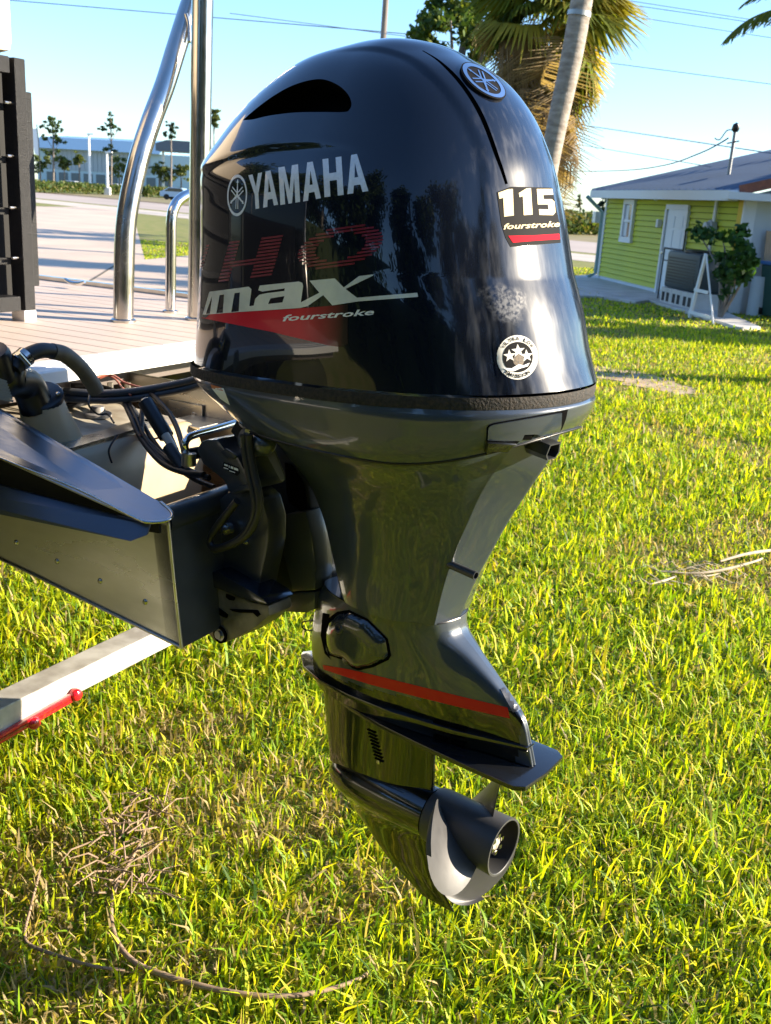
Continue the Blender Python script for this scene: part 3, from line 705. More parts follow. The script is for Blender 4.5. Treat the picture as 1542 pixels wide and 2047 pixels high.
# --- aft latch, exhaust outlet, tell-tale
slab('latch_cover', pan_bvh, [c4(*p) for p in ((672, 1690), (676, 1605), (690, 1585), (722, 1572), (1236, 1482), (1232, 1580), (1210, 1672), (1042, 1706), (1044, 1640), (950, 1645), (930, 1690), (800, 1694))], GREY, lower_cowl, .0035, 10)
decal('latch_gap', pan_bvh, [[c4(*p) for p in ((664, 1700), (668, 1600), (684, 1576), (720, 1562), (1240, 1470), (1290, 1458), (1275, 1530), (1222, 1672), (1204, 1680), (1236, 1580), (1240, 1490), (726, 1580), (696, 1594), (682, 1608), (678, 1700))]], MATTE, lower_cowl, .0012, 8)
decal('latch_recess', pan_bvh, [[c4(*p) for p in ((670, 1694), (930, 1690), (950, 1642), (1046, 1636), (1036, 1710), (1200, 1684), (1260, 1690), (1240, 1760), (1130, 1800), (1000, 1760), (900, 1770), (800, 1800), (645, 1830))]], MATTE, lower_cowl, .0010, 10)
slab('latch_ledge', pan_bvh, [c4(*p) for p in ((668, 1698), (880, 1700), (890, 1740), (960, 1745), (950, 1790), (880, 1818), (690, 1846), (652, 1842), (638, 1820))], GLOSSB, lower_cowl, .010, 10)
slab('latch_lever', pan_bvh, [c4(*p) for p in ((946, 1730), (960, 1712), (1010, 1722), (1100, 1708), (1190, 1690), (1180, 1712), (1020, 1745), (950, 1745))], ALU, lower_cowl, .012, 10)
ep = hit(pan_bvh, *c4(1120, 1780)) or mx(1090, 900, .31)
def hex_tube(mb, c, ax, wy, hz, L, wall):
    ax = Vector(ax).normalized(); e = Vector((0, 1, 0)); f = ax.cross(e).normalized(); e = f.cross(ax)
    prof = [(-.5, -.15), (-.3, -.5), (.3, -.5), (.5, -.15), (.42, .5), (-.36, .5)]
    ring = lambda s, a: [c+ax*a+e*(p[0]*wy*s)+f*(p[1]*hz*s) for p in prof]
    k = 1-2*wall
    return mb.grid([ring(1, -.03), ring(1, L), ring(k, L), ring(k, 0.0)], True)
ec = mx(1103, 896, .325)
obj('exhaust_outlet', hex_tube(MB(), Vector((ec.x-.03, ec.y, ec.z)), (.96, -.05, -.12), .040, .026, .035, .08), CAST, lower_cowl, smooth=30)
obj('exhaust_bore', MB().lathe([(0, .010), (.001, .0)], (ec.x-.025, ec.y, ec.z), (1, 0, 0), 12), MATTE, lower_cowl)
tp = mx(952, 1151, .232)
obj('telltale_pipe', MB().lathe([(-.085, .0068), (0, .0075), (0, .0058), (-.05, .0058), (-.05, .0001)], tp, (.93, -.10, -.05), 20, False), CAST, mid, smooth=40)
slab('rear_insert', low_bvh, [(1000, 1378), (1024, 1366), (1050, 1412), (1026, 1424)], CAST, lower_unit, .0015, 8)

# --- lower unit furniture
cov = [(654, 1262), (662, 1238), (678, 1226), (700, 1223), (735, 1240), (772, 1277), (778, 1308), (774, 1316), (745, 1330), (718, 1336), (706, 1332), (688, 1316), (662, 1308), (655, 1285)]
def dome_slab(name, bvh, poly, m, parent, th, step=7, edge=9.):
    V2, F2 = poly_grid([[Vector(p) for p in poly]], step); P = np.array(poly, float)
    px, pz = np.array([p[0] for p in V2]), np.array([p[1] for p in V2]); d = np.abs(poly_sd(px, pz, P))
    hs = th*np.sqrt(np.clip(1-(1-np.clip(d/edge, 0, 1))**2, 0, 1)); vs = []
    for (u, v), h_ in zip(V2, hs): vs.append(hit(bvh, u, v, -.002+float(h_)))
    fs = [f for f in F2 if all(vs[i] is not None for i in f)]; vs = [p or Vector((0, 0, 0)) for p in vs]
    return obj(name, MB().add(vs, fs), m, parent, smooth=70, fix=False)
decal('mount_cover_gap', low_bvh, [[(cx_+(cx_-716)*.07, cy_+(cy_-1280)*.07) for cx_, cy_ in cov]], MATTE, lower_unit, .0009, 8)
mcov = dome_slab('mount_cover', low_bvh, cov, GLOSSB if False else mat('smooth_grey_cover', (.03, .034, .042), .2, coat=1, coat_rough=.04), lower_unit, .018, 6, 26)
bp = hit(low_bvh, 690, 1249, .0165)
if bp: obj('cover_bolt', MB().lathe([(-.006, .010), (0, .010), (.002, .0085), (.002, .0055), (-.002, .005), (-.002, 0)], bp, (-.1, -1, .25), 16, False), CAST, mcov, smooth=40)
bp = hit(low_bvh, 694, 1319, .004)
if bp: obj('cover_bolt', MB().lathe([(-.004, .008), (0, .008), (.002, .005), (.002, 0)], bp, (-.1, -1, .1), 14, False), CAST, mcov, smooth=40)
decal('front_cover_gap', low_bvh, [[(646, 1225), (660, 1228), (650, 1260), (652, 1300), (664, 1320), (650, 1306), (642, 1270)]], MATTE, lower_unit, .0009, 8)
decal('red_stripe', low_bvh, [[(646, 1329), (700, 1338), (760, 1352), (840, 1372), (930, 1394), (1015, 1414), (1020, 1436), (930, 1416), (840, 1394), (740, 1368), (690, 1352), (648, 1338)]], REDP, lower_unit, .0007, 9)
def flat_plate(name, half, z0, th, m, parent, zfun=None, bevel=.0015):
    pts = [(x, -y) for x, y in half]+[(x, y) for x, y in half[::-1] if y > 1e-6]
    z = (lambda x: z0) if zfun is None else zfun
    return obj(name, MB().prism([Vector((x, y, z(x))) for x, y in pts], (0, 0, -th)), m, parent, bevel=bevel, smooth=30)
flat_plate('splash_plate', [(-.205, 0), (-.195, .018), (-.16, .048), (-.10, .070), (-.02, .078), (.08, .075), (.2, .052), (.29, .024), (.33, .012)], .658, .009, GLOSSB, lower_unit)
flat_plate('anti_ventilation_plate', [(-.13, .012), (-.09, .036), (-.03, .058), (.05, .070), (.15, .076), (.25, .079), (.345, .079), (.362, .066), (.366, 0)], .620, .009, mat('gloss_black_plate', (.008, .009, .011), .22, coat=.6, coat_rough=.1), lower_unit)
for k in range(3):
    for j in range(2):
        a = hit(low_bvh, 868+j*34, 1440+k*15+j*10, .002)
        if a: obj('water_slot', MB().bar(a, a+Vector((.028, .006, .001)), .004, .0045), MATTE, lower_unit)
a = hit(low_bvh, 844, 1424, .002)
STRUT = [(.628, [(-.142, 0), (-.135, .018), (-.09, .032), (-.02, .037), (.06, .030), (.115, .012), (.133, .004), (.135, 0)]),
         (.54, [(-.128, 0), (-.121, .016), (-.08, .028), (-.02, .033), (.06, .027), (.115, .011), (.133, .004), (.135, 0)]),
         (.455, [(-.112, 0), (-.106, .016), (-.07, .028), (-.02, .034), (.06, .030), (.115, .014), (.138, .006), (.140, 0)])]
srows = half_loft(STRUT, 8, 16); strut = obj('gearcase_strut', MB().grid(srows, True, True, True), GLOSSB, motor, smooth=50)
st_bvh = bvh_of([p for r in srows for p in r], grid_faces(len(srows), len(srows[0])))
for k in range(9):
    a = hit(st_bvh, 735+k*1.9, 1457+k*7.2, .0008)
    if a: obj('intake_slat', MB().bar(a, a+Vector((.020, .001, -.001)), .003, .0022), MATTE, strut)
a = hit(st_bvh, 757, 1523, .001)
if a: obj('intake_screw', MB().lathe([(-.002, .0042), (.001, .0042), (.0015, 0)], a, (-.1, -1, .1), 12, False), ALU, strut, smooth=40)
ZP = .434
prof = [(-.112, .001), (-.111, .010), (-.106, .019), (-.095, .029), (-.075, .039), (-.045, .047), (0, .051), (.06, .052), (.11, .051), (.142, .050)]
gear = obj('gearcase', MB().lathe(prof, (0, 0, ZP), (1, 0, 0), 36), GLOSSB, motor, smooth=50)
SK = [(.415, [(-.095, 0), (-.075, .022), (-.03, .036), (.04, .038), (.10, .026), (.128, .012), (.140, 0)]),
      (.375, [(-.072, 0), (-.055, .010), (-.01, .018), (.05, .018), (.10, .012), (.132, .006), (.140, 0)]),
      (.335, [(-.020, 0), (-.008, .006), (.02, .010), (.07, .010), (.115, .007), (.142, .004), (.148, 0)]),
      (.285, [(.046, 0), (.054, .004), (.08, .006), (.11, .006), (.14, .005), (.166, .003), (.171, 0)]),
      (.243, [(.128, 0), (.134, .002), (.148, .003), (.165, .003), (.185, .003), (.205, .002), (.209, 0)])]
obj('skeg', MB().grid(half_loft(SK, 8, 26), True, True, True), GLOSSB, motor, smooth=50)
# --- propeller
propeller = obj('propeller_hub', MB().lathe([(.142, .047), (.146, .0525), (.16, .0545), (.24, .054), (.296, .0555), (.300, .0555), (.300, .0515), (.299, .0505)], (0, 0, ZP), (1, 0, 0), 40, False), PROPM, motor, smooth=40)
propeller.name = 'propeller'
obj('hub_bore', MB().lathe([(.299, .0505), (.27, .048), (.20, .046), (.20, .012)], (0, 0, ZP), (1, 0, 0), 40, False), mat('dark_bore', (.012, .012, .012), .7), propeller, smooth=40)  # bore darker than the outside of the hub
obj('prop_nut', MB().lathe([(.20, .020), (.262, .020), (.264, .013), (.284, .013), (.286, .004), (.286, 0)], (0, 0, ZP), (1, 0, 0), 6, False), mat('corroded_nut', (.6, .57, .52), .5, metal=.3, var=(.16, .13, .1), scale=150), propeller, smooth=20)
for k in range(6):
    a = k*pi/3+.3; obj('nut_castle', MB().box((.276, cos(a)*.0165, ZP+sin(a)*.0165), (.022, .007, .007)), ALU, propeller)
PITCHP = .40/(2*pi)
def blade(a0):
    nr, ns = 16, 22; top = []; bot = []
    for i in range(nr):
        t = 1-(1-i/(nr-1))**1.6; r = .050+(.171-.050)*t
        span = rad(45)*(1-.06*t)*sqrt(max(0, 1-t**2.5))+.001
        sk = rad(10)*t*t
        rt, rb2 = [], []
        for j in range(ns):
            s = -1+2*j/(ns-1); th = span*s*1.0; a = a0-th-sk*.4
            rake = .14*(r-.05); xx = .222-PITCHP*th+rake
            xx += .010*t*(1 if s > .6 else 0)*((s-.6)/.4)**2 if s > .6 else 0
            thick = (.0050*(1-t)+.0016)*(1-abs(s)**3)+.0006
            p = Vector((xx, cos(a)*r, ZP+sin(a)*r)); rt.append(p+Vector((thick/2, 0, 0))); rb2.append(p-Vector((thick/2, 0, 0)))
        top.append(rt+rb2[::-1])
    return MB().grid(top, True, True, True)
for k in range(3): obj('prop_blade', blade(rad(169-120*k)), PROPM, propeller, smooth=60)

# --- clamp and swivel brackets (dark castings between the cover and the pod)
def cB(x, y): return (380+x/4.45, 840+y/4.45)
def plate_m(name, pts, y, th, m, parent, bevel=.003, conv=cB, smooth=30):
    return obj(name, MB().prism([my(*conv(*p), y) for p in pts], (0, th, 0)), m, parent, bevel=bevel, smooth=smooth)
swivel = plate_m('swivel_bracket', [(430, 180), (760, 90), (930, 250), (1040, 560), (1090, 900), (1160, 1300), (1160, 1660), (1040, 1715), (830, 1700), (620, 1580), (540, 900)], -.035, .09, CAST, motor, .006)
plate_m('swivel_side', [(850, 835), (1030, 815), (1085, 1050), (1118, 1300), (1112, 1515), (910, 1525), (900, 1470), (860, 1330), (830, 1180)], -.062, .05, mat('satin_olive_casting', (.065, .068, .055), .34, coat=.6, coat_rough=.15), swivel, .004)
plate_m('swivel_foot', [(905, 1535), (1112, 1528), (1108, 1680), (1040, 1715), (830, 1705), (825, 1600)], -.062, .05, MATS['satin_olive_casting'], swivel, .003)
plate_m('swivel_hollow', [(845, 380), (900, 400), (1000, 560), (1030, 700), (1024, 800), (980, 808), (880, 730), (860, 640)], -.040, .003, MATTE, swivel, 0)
cl = plate_m('clamp_bracket', [(330, 640), (560, 620), (640, 700), (690, 880), (692, 1080), (680, 1170), (612, 1480), (640, 1600), (420, 1640), (80, 1500), (90, 1280), (215, 740)], -.165, .05, CAST, motor, .005)
plate_m('clamp_wing', [(90, 1385), (232, 1338), (640, 1580), (690, 1640), (560, 1620), (80, 1440)], -.20, .07, mat('blue_black_enamel', (.006, .008, .016), .2, coat=1, coat_rough=.08), cl, .003)
plate_m('clamp_foot', [(60, 1440), (200, 1470), (560, 1625), (700, 1650), (705, 1740), (590, 1840), (430, 1930), (300, 1985), (215, 1965), (120, 1850), (40, 1790)], -.19, .06, mat('grimy_casting', (.22, .19, .16), .42, metal=.2, var=(.08, .068, .058), scale=22), cl, .004)
foot = bpy.data.objects['clamp_foot']
ft = foot
def mbolt(px, r, y, m, par, h=.008, ax=(-.05, -1, .1)):
    p = my(*cB(*px), y); return obj('bracket_bolt', MB().lathe([(-.006, r*1.6), (h*.3, r*1.6), (h*.35, r), (h, r), (h, 0)], p, ax, 8, False), m, par, smooth=30)
mbolt((272, 1905), .0085, -.192, ALUD, cl); mbolt((130, 1610), .010, -.195, ALUD, cl, .03); mbolt((500, 1080), .004, -.167, ALU, cl); mbolt((105, 1390), .004, -.202, ALU, cl)
obj('foot_ring', MB().lathe([(0, .017), (.004, .017), (.004, .012), (0, .012)], my(*cB(275, 1905), -.192), (0, -1, 0), 24, False), MATTE, cl)
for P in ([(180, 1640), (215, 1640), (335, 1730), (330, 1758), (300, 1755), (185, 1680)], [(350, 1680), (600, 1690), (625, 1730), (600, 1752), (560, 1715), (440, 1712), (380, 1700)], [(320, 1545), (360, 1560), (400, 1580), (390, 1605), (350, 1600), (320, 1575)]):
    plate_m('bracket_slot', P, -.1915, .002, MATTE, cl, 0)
plate_m('bracket_arm', [(55, 260), (95, 190), (150, 170), (240, 165), (300, 250), (420, 320), (500, 480), (560, 545), (570, 620), (385, 660), (345, 650), (300, 540), (150, 420), (110, 390)], -.19, .08, mat('bracket_enamel', (.022, .026, .034), .3, coat=.7, coat_rough=.12), cl, .006)
plate_m('arm_facet', [(268, 278), (320, 255), (412, 318), (390, 345), (330, 340)], -.193, .004, MATS['bracket_enamel'], cl, .001)  # thin raised facet in the arm's own enamel
plate_m('arm_rib', [(370, 640), (430, 590), (555, 570), (560, 605), (380, 655)], -.195, .02, MATS['bracket_enamel'], cl, .003)
plate_m('bracket_plate_label', [(300, 372), (430, 420), (440, 470), (420, 495), (290, 420)], -.1915, .001, DARKP, cl, 0)
for i, (a, b, c, d) in enumerate([(305, 388, 335, 412), (345, 402, 352, 424), (362, 408, 385, 436), (392, 420, 428, 452), (300, 425, 340, 432), (350, 446, 400, 470)]):
    plate_m('label_mark', [(a, b), (c, b+(c-a)*.35), (c, d), (a, d-(c-a)*.35)], -.1922, .0005, WHITEP, cl, 0)
obj('tilt_nut', MB().lathe([(-.028, .018), (-.026, .025), (-.012, .025), (-.010, .022), (.0, .024), (.012, .024), (.034, .019), (.045, .010), (.047, 0)], my(*cB(600, 190), -.19), (.93, -.3, .05), 24), mat('blue_grey_nut', (.035, .042, .055), .3, coat=.6), swivel, smooth=40)
for k in range(12):
    a = k*pi/6; c0 = my(*cB(565, 190), -.195); obj('collar_tooth', MB().box((c0.x, c0.y+.024*cos(a), c0.z+.024*sin(a)), (.012, .006, .006)), ALU, swivel)
plate_m('lever_strip', [(668, 285), (742, 252), (835, 490), (838, 530), (806, 540)], -.17, .004, mat('grey_lever', (.10, .105, .11), .45), swivel, .001)
plate_m('cowl_bracket', [(355, 100), (410, 0), (620, 20), (650, 90), (560, 150), (470, 230)], -.17, .08, BLACK, swivel, .004)
# cables looping down beside the bracket
def pth(pts, y, conv=cB): return [my(*conv(p[0], p[1]), p[2] if len(p) > 2 else y) for p in pts]
for dx in (0, 46):
    obj('trim_cable', MB().tube(pth([(480+dx, 130), (485+dx, 240), (520+dx, 450), (560+dx, 620), (580+dx*.8, 760), (550+dx*.8, 900), (470+dx*.6, 1030), (340+dx*.4, 1110), (220, 1130+dx*.4), (180, 1060), (250+dx*.3, 930), (350, 810), (420, 720)], -.222), .0068, 10, smooth=6), HOSE, swivel, smooth=60)
obj('cable_ferrule', MB().tube(pth([(478, 150), (484, 240)], -.222), .0068, 10), ALU, swivel, smooth=60)
mbolt((335, 965), .007, -.18, ALU, cl, .02)
obj('thin_lead', MB().tube(pth([(1120, 1790), (1060, 1785), (1000, 1800), (1005, 1850), (1060, 1870), (1120, 1865)], -.04), .0014, 6, smooth=5), BLACK, swivel)
plate_m('warning_sticker', [(278, 30), (370, 70), (395, 130), (385, 160), (330, 110)], 0, 0, WHITEP, lower_cowl, 0) if False else None
def c5(x, y): return (350+x/3.79, 760+y/3.79)
decal('warning_sticker', pan_bvh, [[c5(*p) for p in ((280, 60), (370, 60), (420, 190), (345, 140))]], WHITEP, lower_cowl, .0006, 6)
decal('sticker_heading', pan_bvh, [[c5(*p) for p in ((272, 32), (355, 55), (370, 82), (282, 62))]], mat('orange_print', (.55, .16, .04), .4), lower_cowl, .0006, 6)

# ------------------------------------------------------------------ pontoon boat
boat = thing('pontoon_boat', 'pontoon boat stern with beige planked deck, steel arch tubes and open aluminium motor pod', 'boat', ORG, BTH)
DZ = 1.17
for i in range(36):
    y = -1.28+i*.0745
    mb = MB().box((-3.42, y, DZ-.012), (5.1, .0715, .024)); obj('deck_plank', mb, DECK, boat, bevel=.0015) if i == 0 else None
    if i == 0: first_plank = [o for o in boat.children if o.name.startswith('deck_plank')][0]
    else:
        c = first_plank.copy(); COL.objects.link(c); c.location = (0, i*.0745, 0)
obj('deck_base', MB().box((-3.42, .0, DZ-.05), (5.1, 2.64, .05)), DECKG, boat)
tr = MB()
prof = [(-.868, DZ+.003), (-.860, DZ+.006), (-.832, DZ+.006), (-.830, DZ+.003), (-.827, DZ+.003), (-.825, DZ+.006), (-.800, DZ+.006), (-.798, DZ+.003), (-.795, DZ+.003), (-.793, DZ+.006), (-.766, DZ+.006), (-.762, DZ+.002), (-.762, DZ-.022), (-.868, DZ-.022)]
tr.prism([Vector((a, -1.32, b)) for a, b in prof], (0, 2.66, 0)); obj('deck_trim', tr, ALUW, boat)
obj('side_trim', MB().box((-3.42, 1.335, DZ-.02), (5.1, .03, .07)), ALU, boat)
for s in (-1, 1):
    obj('pontoon_tube', MB().lathe([(-.0, .30), (-4.9, .30), (-5.3, .1)], (-1.0, s*1.0, .80), (1, 0, 0), 28), ALUD, boat, smooth=50)
for x in (-1.2, -2.6, -4.0): obj('deck_beam', MB().box((x, 0, DZ-.10), (.06, 2.5, .06)), ALUD, boat)
# motor pod: open box
podP = [(-.275, .757), (-.31, 1.0), (-.36, 1.025), (-.62, 1.115), (-.68, 1.118), (-1.5, 1.118), (-1.5, .90), (-.75, .822)]
portP = [(-.275, .757), (-.305, .992), (-.66, 1.052), (-1.5, 1.20), (-1.5, .92), (-.75, .822)]
def wall(name, P, y, th, m): return obj(name, MB().prism([Vector((a, y, b)) for a, b in P], (0, th, 0)), m, boat, bevel=.002)
wall('pod_side', portP, -.262, .010, ALUD)
wall('pod_side', podP, .252, .010, ALUD)
obj('pod_floor', MB().add([(-.29, -.26, .765), (-.29, .255, .765), (-.75, .255, .828), (-.75, -.26, .828), (-1.5, .255, .91), (-1.5, -.26, .91)], [(0, 1, 2, 3), (3, 2, 4, 5)]), ALUD, boat)
obj('pod_transom', MB().prism([Vector(p) for p in ((-.272, -.262, .757), (-.304, -.262, .985), (-.344, -.262, .985), (-.312, -.262, .757))], (0, .524, 0)), mat('painted_transom', (.045, .05, .055), .35, coat=.4, var=(.03, .033, .036), scale=12), boat, bevel=.002)
obj('transom_cap', MB().tube([(-.325, -.258, .985), (-.325, .255, .985)], .026, 16), MATS['painted_transom'], boat, smooth=50)
obj('weld_bead', MB().tube([(-.303, -.264, .99), (-.290, -.264, .88), (-.274, -.264, .757)], .0035, 8, smooth=4), ALUD, boat, smooth=60)
obj('weld_bead', MB().tube([(-.276, -.264, .759), (-.50, -.264, .790), (-.75, -.264, .824), (-1.2, -.264, .871)], .003, 8, smooth=5), ALUD, boat, smooth=60)
for k in range(6): obj('pod_rivet', MB().lathe([(0, .006), (.002, .005), (.003, 0)], (-.36-.11*k, -.262, .965+.014*k-.14), (0, -1, 0), 10), ALU, boat, smooth=60)
# splash plate lying on the port wall
FINM = mat('brushed_plate', (.40, .43, .47), .30, metal=.95, rvar=.15, scale=25, stretch=(1, 14, 1))
fR, fO, fI = by(325, 1006, -.243), by(0, 915, -.33), by(0, 815, -.22)
fT = by(300, 1043, -.33); fO2, fI2 = fT+(fO-fT)*2.3, fR+(fI-fR)*2.3
fN = (fO-fT).cross(fI-fT).normalized()
if fN.z < 0: fN = -fN
def on_fin(u, v, off=0.):
    r = ray(u, v); d = Vector((r.dot(BA), r.dot(BS), r.z)); o = Vector(((CAM-ORG).dot(BA), (CAM-ORG).dot(BS), CAM_H))
    return o+d*((fT-o).dot(fN)/d.dot(fN))+fN*off
fin = [fI2, fI]+[on_fin(*p) for p in ((322, 1004), (338, 1018), (345, 1028), (342, 1036), (328, 1042), (300, 1044), (270, 1035))]+[fO, fO2]
obj('splash_fin', MB().prism(fin, fN*-.005), FINM, boat, bevel=.0015)
fin_shade = [fO2, fO, on_fin(285, 1040), on_fin(285, 1040)+Vector((0, 0, -.03)), fO+Vector((0, 0, -.11)), fO2+Vector((0, 0, -.17))]
obj('fin_shade_plate', MB().prism([p-fN*.005+Vector((0, .040, 0)) for p in fin_shade], (0, .006, 0)), mat('fin_shade_black', (.006, .006, .008), .6, spec=.2), boat)  # black plate paints the shade of the open gap under the fin
fl_ = [fO2+Vector((0, .018, -.105)), fO+Vector((0, .018, -.062)), on_fin(285, 1040)+Vector((0, .018, -.012)), on_fin(285, 1040)+Vector((.002, .008, -.028)), on_fin(262, 1032)+Vector((0, -.002, -.044)), fO+Vector((0, -.014, -.104)), fO2+Vector((0, -.022, -.165))]
obj('fin_flange', MB().prism(fl_, (0, .004, .001)), mat('slate_flange', (.10, .12, .16), .34, metal=.9), boat)
obj('fin_rim', MB().tube([fO2, fO]+[on_fin(*p) for p in ((150, 975), (270, 1035), (300, 1044), (328, 1042), (342, 1036), (345, 1028), (338, 1018), (322, 1004))], .003, 8, smooth=4), ALU, boat, smooth=60)
for k in range(7):
    obj('plate_print', MB().bar(on_fin(-30, 832+k*3.6, .0008), on_fin(22+k*3, 834+k*3.6, .0008), .0016, .0004), WHITEP, boat)
obj('plate_print_frame', MB().bar(on_fin(-30, 866, .0008), on_fin(25, 857, .0008), .012, .0004), WHITEP, boat)
# arch tubes and rail
pole = [bx(*p, -1.25) for p in ((247, 641), (248, 560), (253, 440), (275, 330), (300, 250), (330, 170), (355, 90), (385, 0), (420, -80))]
obj('arch_tube', MB().tube(pole, .029, 20, smooth=8), ALU, boat, smooth=60)
obj('arch_foot', MB().lathe([(0, .036), (.006, .036), (.010, .031), (.010, .028)], (pole[0].x, pole[0].y, DZ), (0, 0, 1), 24), ALU, boat, smooth=40)
vp = [by(395, 664, .86), by(399, 420, .86), by(405, 0, .86), by(408, -140, .86)]
vp[0].z = DZ
obj('arch_post', MB().tube(vp, .030, 20), ALU, boat, smooth=60)
obj('arch_foot', MB().lathe([(0, .038), (.006, .038), (.010, .032), (.010, .03)], (vp[0].x, vp[0].y, DZ), (0, 0, 1), 24), ALU, boat, smooth=40)
obj('arch_weld', MB().tube([bx(372, 28, -1.23), bx(378, 50, -1.22), bx(379, 84, -1.21)], .006, 8, smooth=4), ALU, boat, smooth=60)
rl = [bx(341, 648, -1.33), bx(342, 500, -1.33), bx(343, 440, -1.33), bx(350, 412, -1.33), bx(364, 396, -1.33), bx(385, 388, -1.33), bx(420, 388, -1.33), bx(470, 388, -1.33), bx(486, 400, -1.33), bx(492, 430, -1.33), bx(492, 640, -1.33)]
rl[0].z = DZ; rl[-1].z = DZ
obj('hand_rail', MB().tube(rl, .0165, 16, smooth=6), CHROME, boat, smooth=60)
for p in (rl[0], rl[-1]): obj('rail_foot', MB().lathe([(0, .024), (.005, .024), (.008, .018), (.008, .016)], (p.x, p.y, DZ), (0, 0, 1), 20), ALU, boat, smooth=40)
cl_p = bz(150, 566, DZ+.02); obj('deck_cleat', MB().tube([cl_p+Vector((-.05, 0, .01)), cl_p+Vector((-.02, 0, 0)), cl_p+Vector((.02, 0, 0)), cl_p+Vector((.05, 0, .01))], [.005, .008, .008, .005], 8, smooth=3), CHROME, boat, smooth=60)
# brackets seen on the starboard pod wall
obj('angle_plate', MB().box((-.69, .247, 1.05), (.10, .006, .045)), ALUD, boat, bevel=.001)
obj('bracket_tab', MB().box((-.62, .20, 1.045), (.10, .10, .006)), ALUD, boat, bevel=.001)
for x, z in ((-.665, 1.045), (-.70, 1.098)): obj('pod_bolt', MB().lathe([(0, .009), (.006, .009), (.007, .005), (.007, 0)], (x, .247, z), (0, -1, 0), 6), ALU, boat)
for k in range(4):
    x0 = -1.35-k*.98
    o = obj('fence_panel', MB().box((x0-.48, -1.29, DZ+.40), (.92, .02, .68)), mat('black_fence_panel', (.008, .008, .009), .3, coat=.6), boat)
    obj('fence_rail', MB().tube([(x0, -1.29, DZ), (x0, -1.29, DZ+.76), (x0-.96, -1.29, DZ+.76), (x0-.96, -1.29, DZ)], .016, 10), ALU, o, smooth=40)
obj('stern_seat', MB().box((-1.75, -.98, DZ+.24), (.60, .52, .46)), mat('black_fence_panel'), boat, bevel=.03)
# bench seat frame
seat = thing('bench_seat', 'cream cushion on black louvred seat frame at the left of the deck', 'boat seat', ORG, BTH)
fx = -1.42; y1 = bx(60, 632, fx).y; y0 = y1-.95; zt = bx(45, 120, fx).z
def fr(name, c, d, m=BLKM): return obj(name, MB().box(c, d), m, seat, bevel=.003)
fr('frame_post', (fx, y1-.018, (DZ+.03+zt)/2), (.05, .036, zt-DZ-.03)); fr('frame_post', (fx, y0, (DZ+.03+zt)/2), (.05, .036, zt-DZ-.03))
fr('frame_rail', (fx, (y0+y1-.036)/2, zt-.02), (.05, y1-y0-.036-.03, .04)); fr('frame_rail', (fx, (y0+y1-.036)/2, DZ+.05), (.05, y1-y0-.036-.03, .04))
for z in np.linspace(DZ+.16, zt-.12, 4):
    o = obj('louvre', MB().box((fx-.02, (y0+y1-.036)/2, z), (.012, y1-y0-.05, .018)), BLKM, seat, bevel=.001)
    obj('louvre_pin', MB().tube([(fx+.01, y1-.06, z+.01), (fx+.01, y1-.03, z+.01)], .004, 8), ALU, o)
fr('frame_back', (fx-.33, (y0+y1)/2, (DZ+zt)/2+.02), (.54, y1-y0, zt-DZ-.06), mat('black_seat_shell', (.004, .004, .004), .8))
pw_ = bx(66, 570, fx-.12); pt_ = bx(58, 186, fx-.12)
fr('side_post', (fx-.12, pw_.y-.014, (pw_.z+pt_.z)/2), (.05, .034, pt_.z-pw_.z))
cu0 = bx(32, 110, fx+.0); obj('cushion', MB().box((fx-.25, cu0.y-.48, zt+.20), (.50, .96, .38)), CUSH, seat, bevel=.03, smooth=50)
obj('glide_foot', MB().box((fx, y1-.02, DZ+.015), (.05, .04, .03)), ALUW, seat); obj('glide_foot', MB().box((fx, y0+.02, DZ+.015), (.05, .04, .03)), ALUW, seat)

# ------------------------------------------------------------------ fuel tank in the pod
tank = thing('fuel_tank', 'cream plastic fuel tank lying in the open motor pod', 'fuel tank', ORG, BTH)
tb = MB().prism([Vector(p) for p in ((-.585, -.22, .80), (-.575, -.22, .99), (-.60, -.22, 1.052), (-1.25, -.22, 1.075), (-1.25, -.22, .90), (-.75, -.22, .85))], (0, .40, 0))
obj('tank_body', tb, TANK, tank, bevel=.02, smooth=60)
obj('tank_top', MB().add([(-.615, -.20, 1.0555), (-.615, .16, 1.0555), (-1.24, .16, 1.0775), (-1.24, -.20, 1.0775)], [(0, 1, 2, 3)]), TANKT, tank)
st_a, st_b = bz(112, 884, 1.062), bz(276, 848, 1.062)
obj('hold_down_strap', MB().bar(st_a+Vector((.02, -.1, -.01)), st_b+Vector((0, .05, 0)), .045, .006), ALUD, tank, bevel=.001)
obj('strap_edge', MB().bar(st_a+Vector((.043, -.1, -.022)), st_b+Vector((.024, .05, -.012)), .004, .03), ALUD, tank)
nk = bz(100, 866, 1.065)
obj('filler_neck', MB().lathe([(-.03, .062), (.0, .056), (.035, .047), (.07, .043), (.075, .038), (.075, 0)], nk, (-.05, -.25, 1), 28), TANK, tank, smooth=40)
np_ = nk+Vector((0, -.018, .075)); obj('neck_flange', MB().lathe([(-.004, .043), (.006, .043), (.010, .038), (.012, 0)], np_, (.3, -.45, 1), 24), BLACK, tank, smooth=40)
for k in range(5):
    a = k*2*pi/5+.4; obj('flange_screw', MB().lathe([(0, .005), (.004, .004), (.005, 0)], np_+Vector((cos(a)*.034+.003, sin(a)*.03, .009)), (.3, -.45, 1), 8), ALU, tank)
fill = thing('fuel_filler', 'black filler elbow with clamped tan sleeved hose above the tank', 'fuel hose', ORG, BTH)
fx_ = nk.x
el = [np_+Vector((.0, -.01, -.02)), np_+Vector((.0, -.035, .03)), bx(22, 760, nk.x+.03), bx(30, 735, nk.x+.03)]
obj('elbow', MB().tube(el, [.034, .032, .028, .022], 16, smooth=5), BLACK, fill, smooth=60)
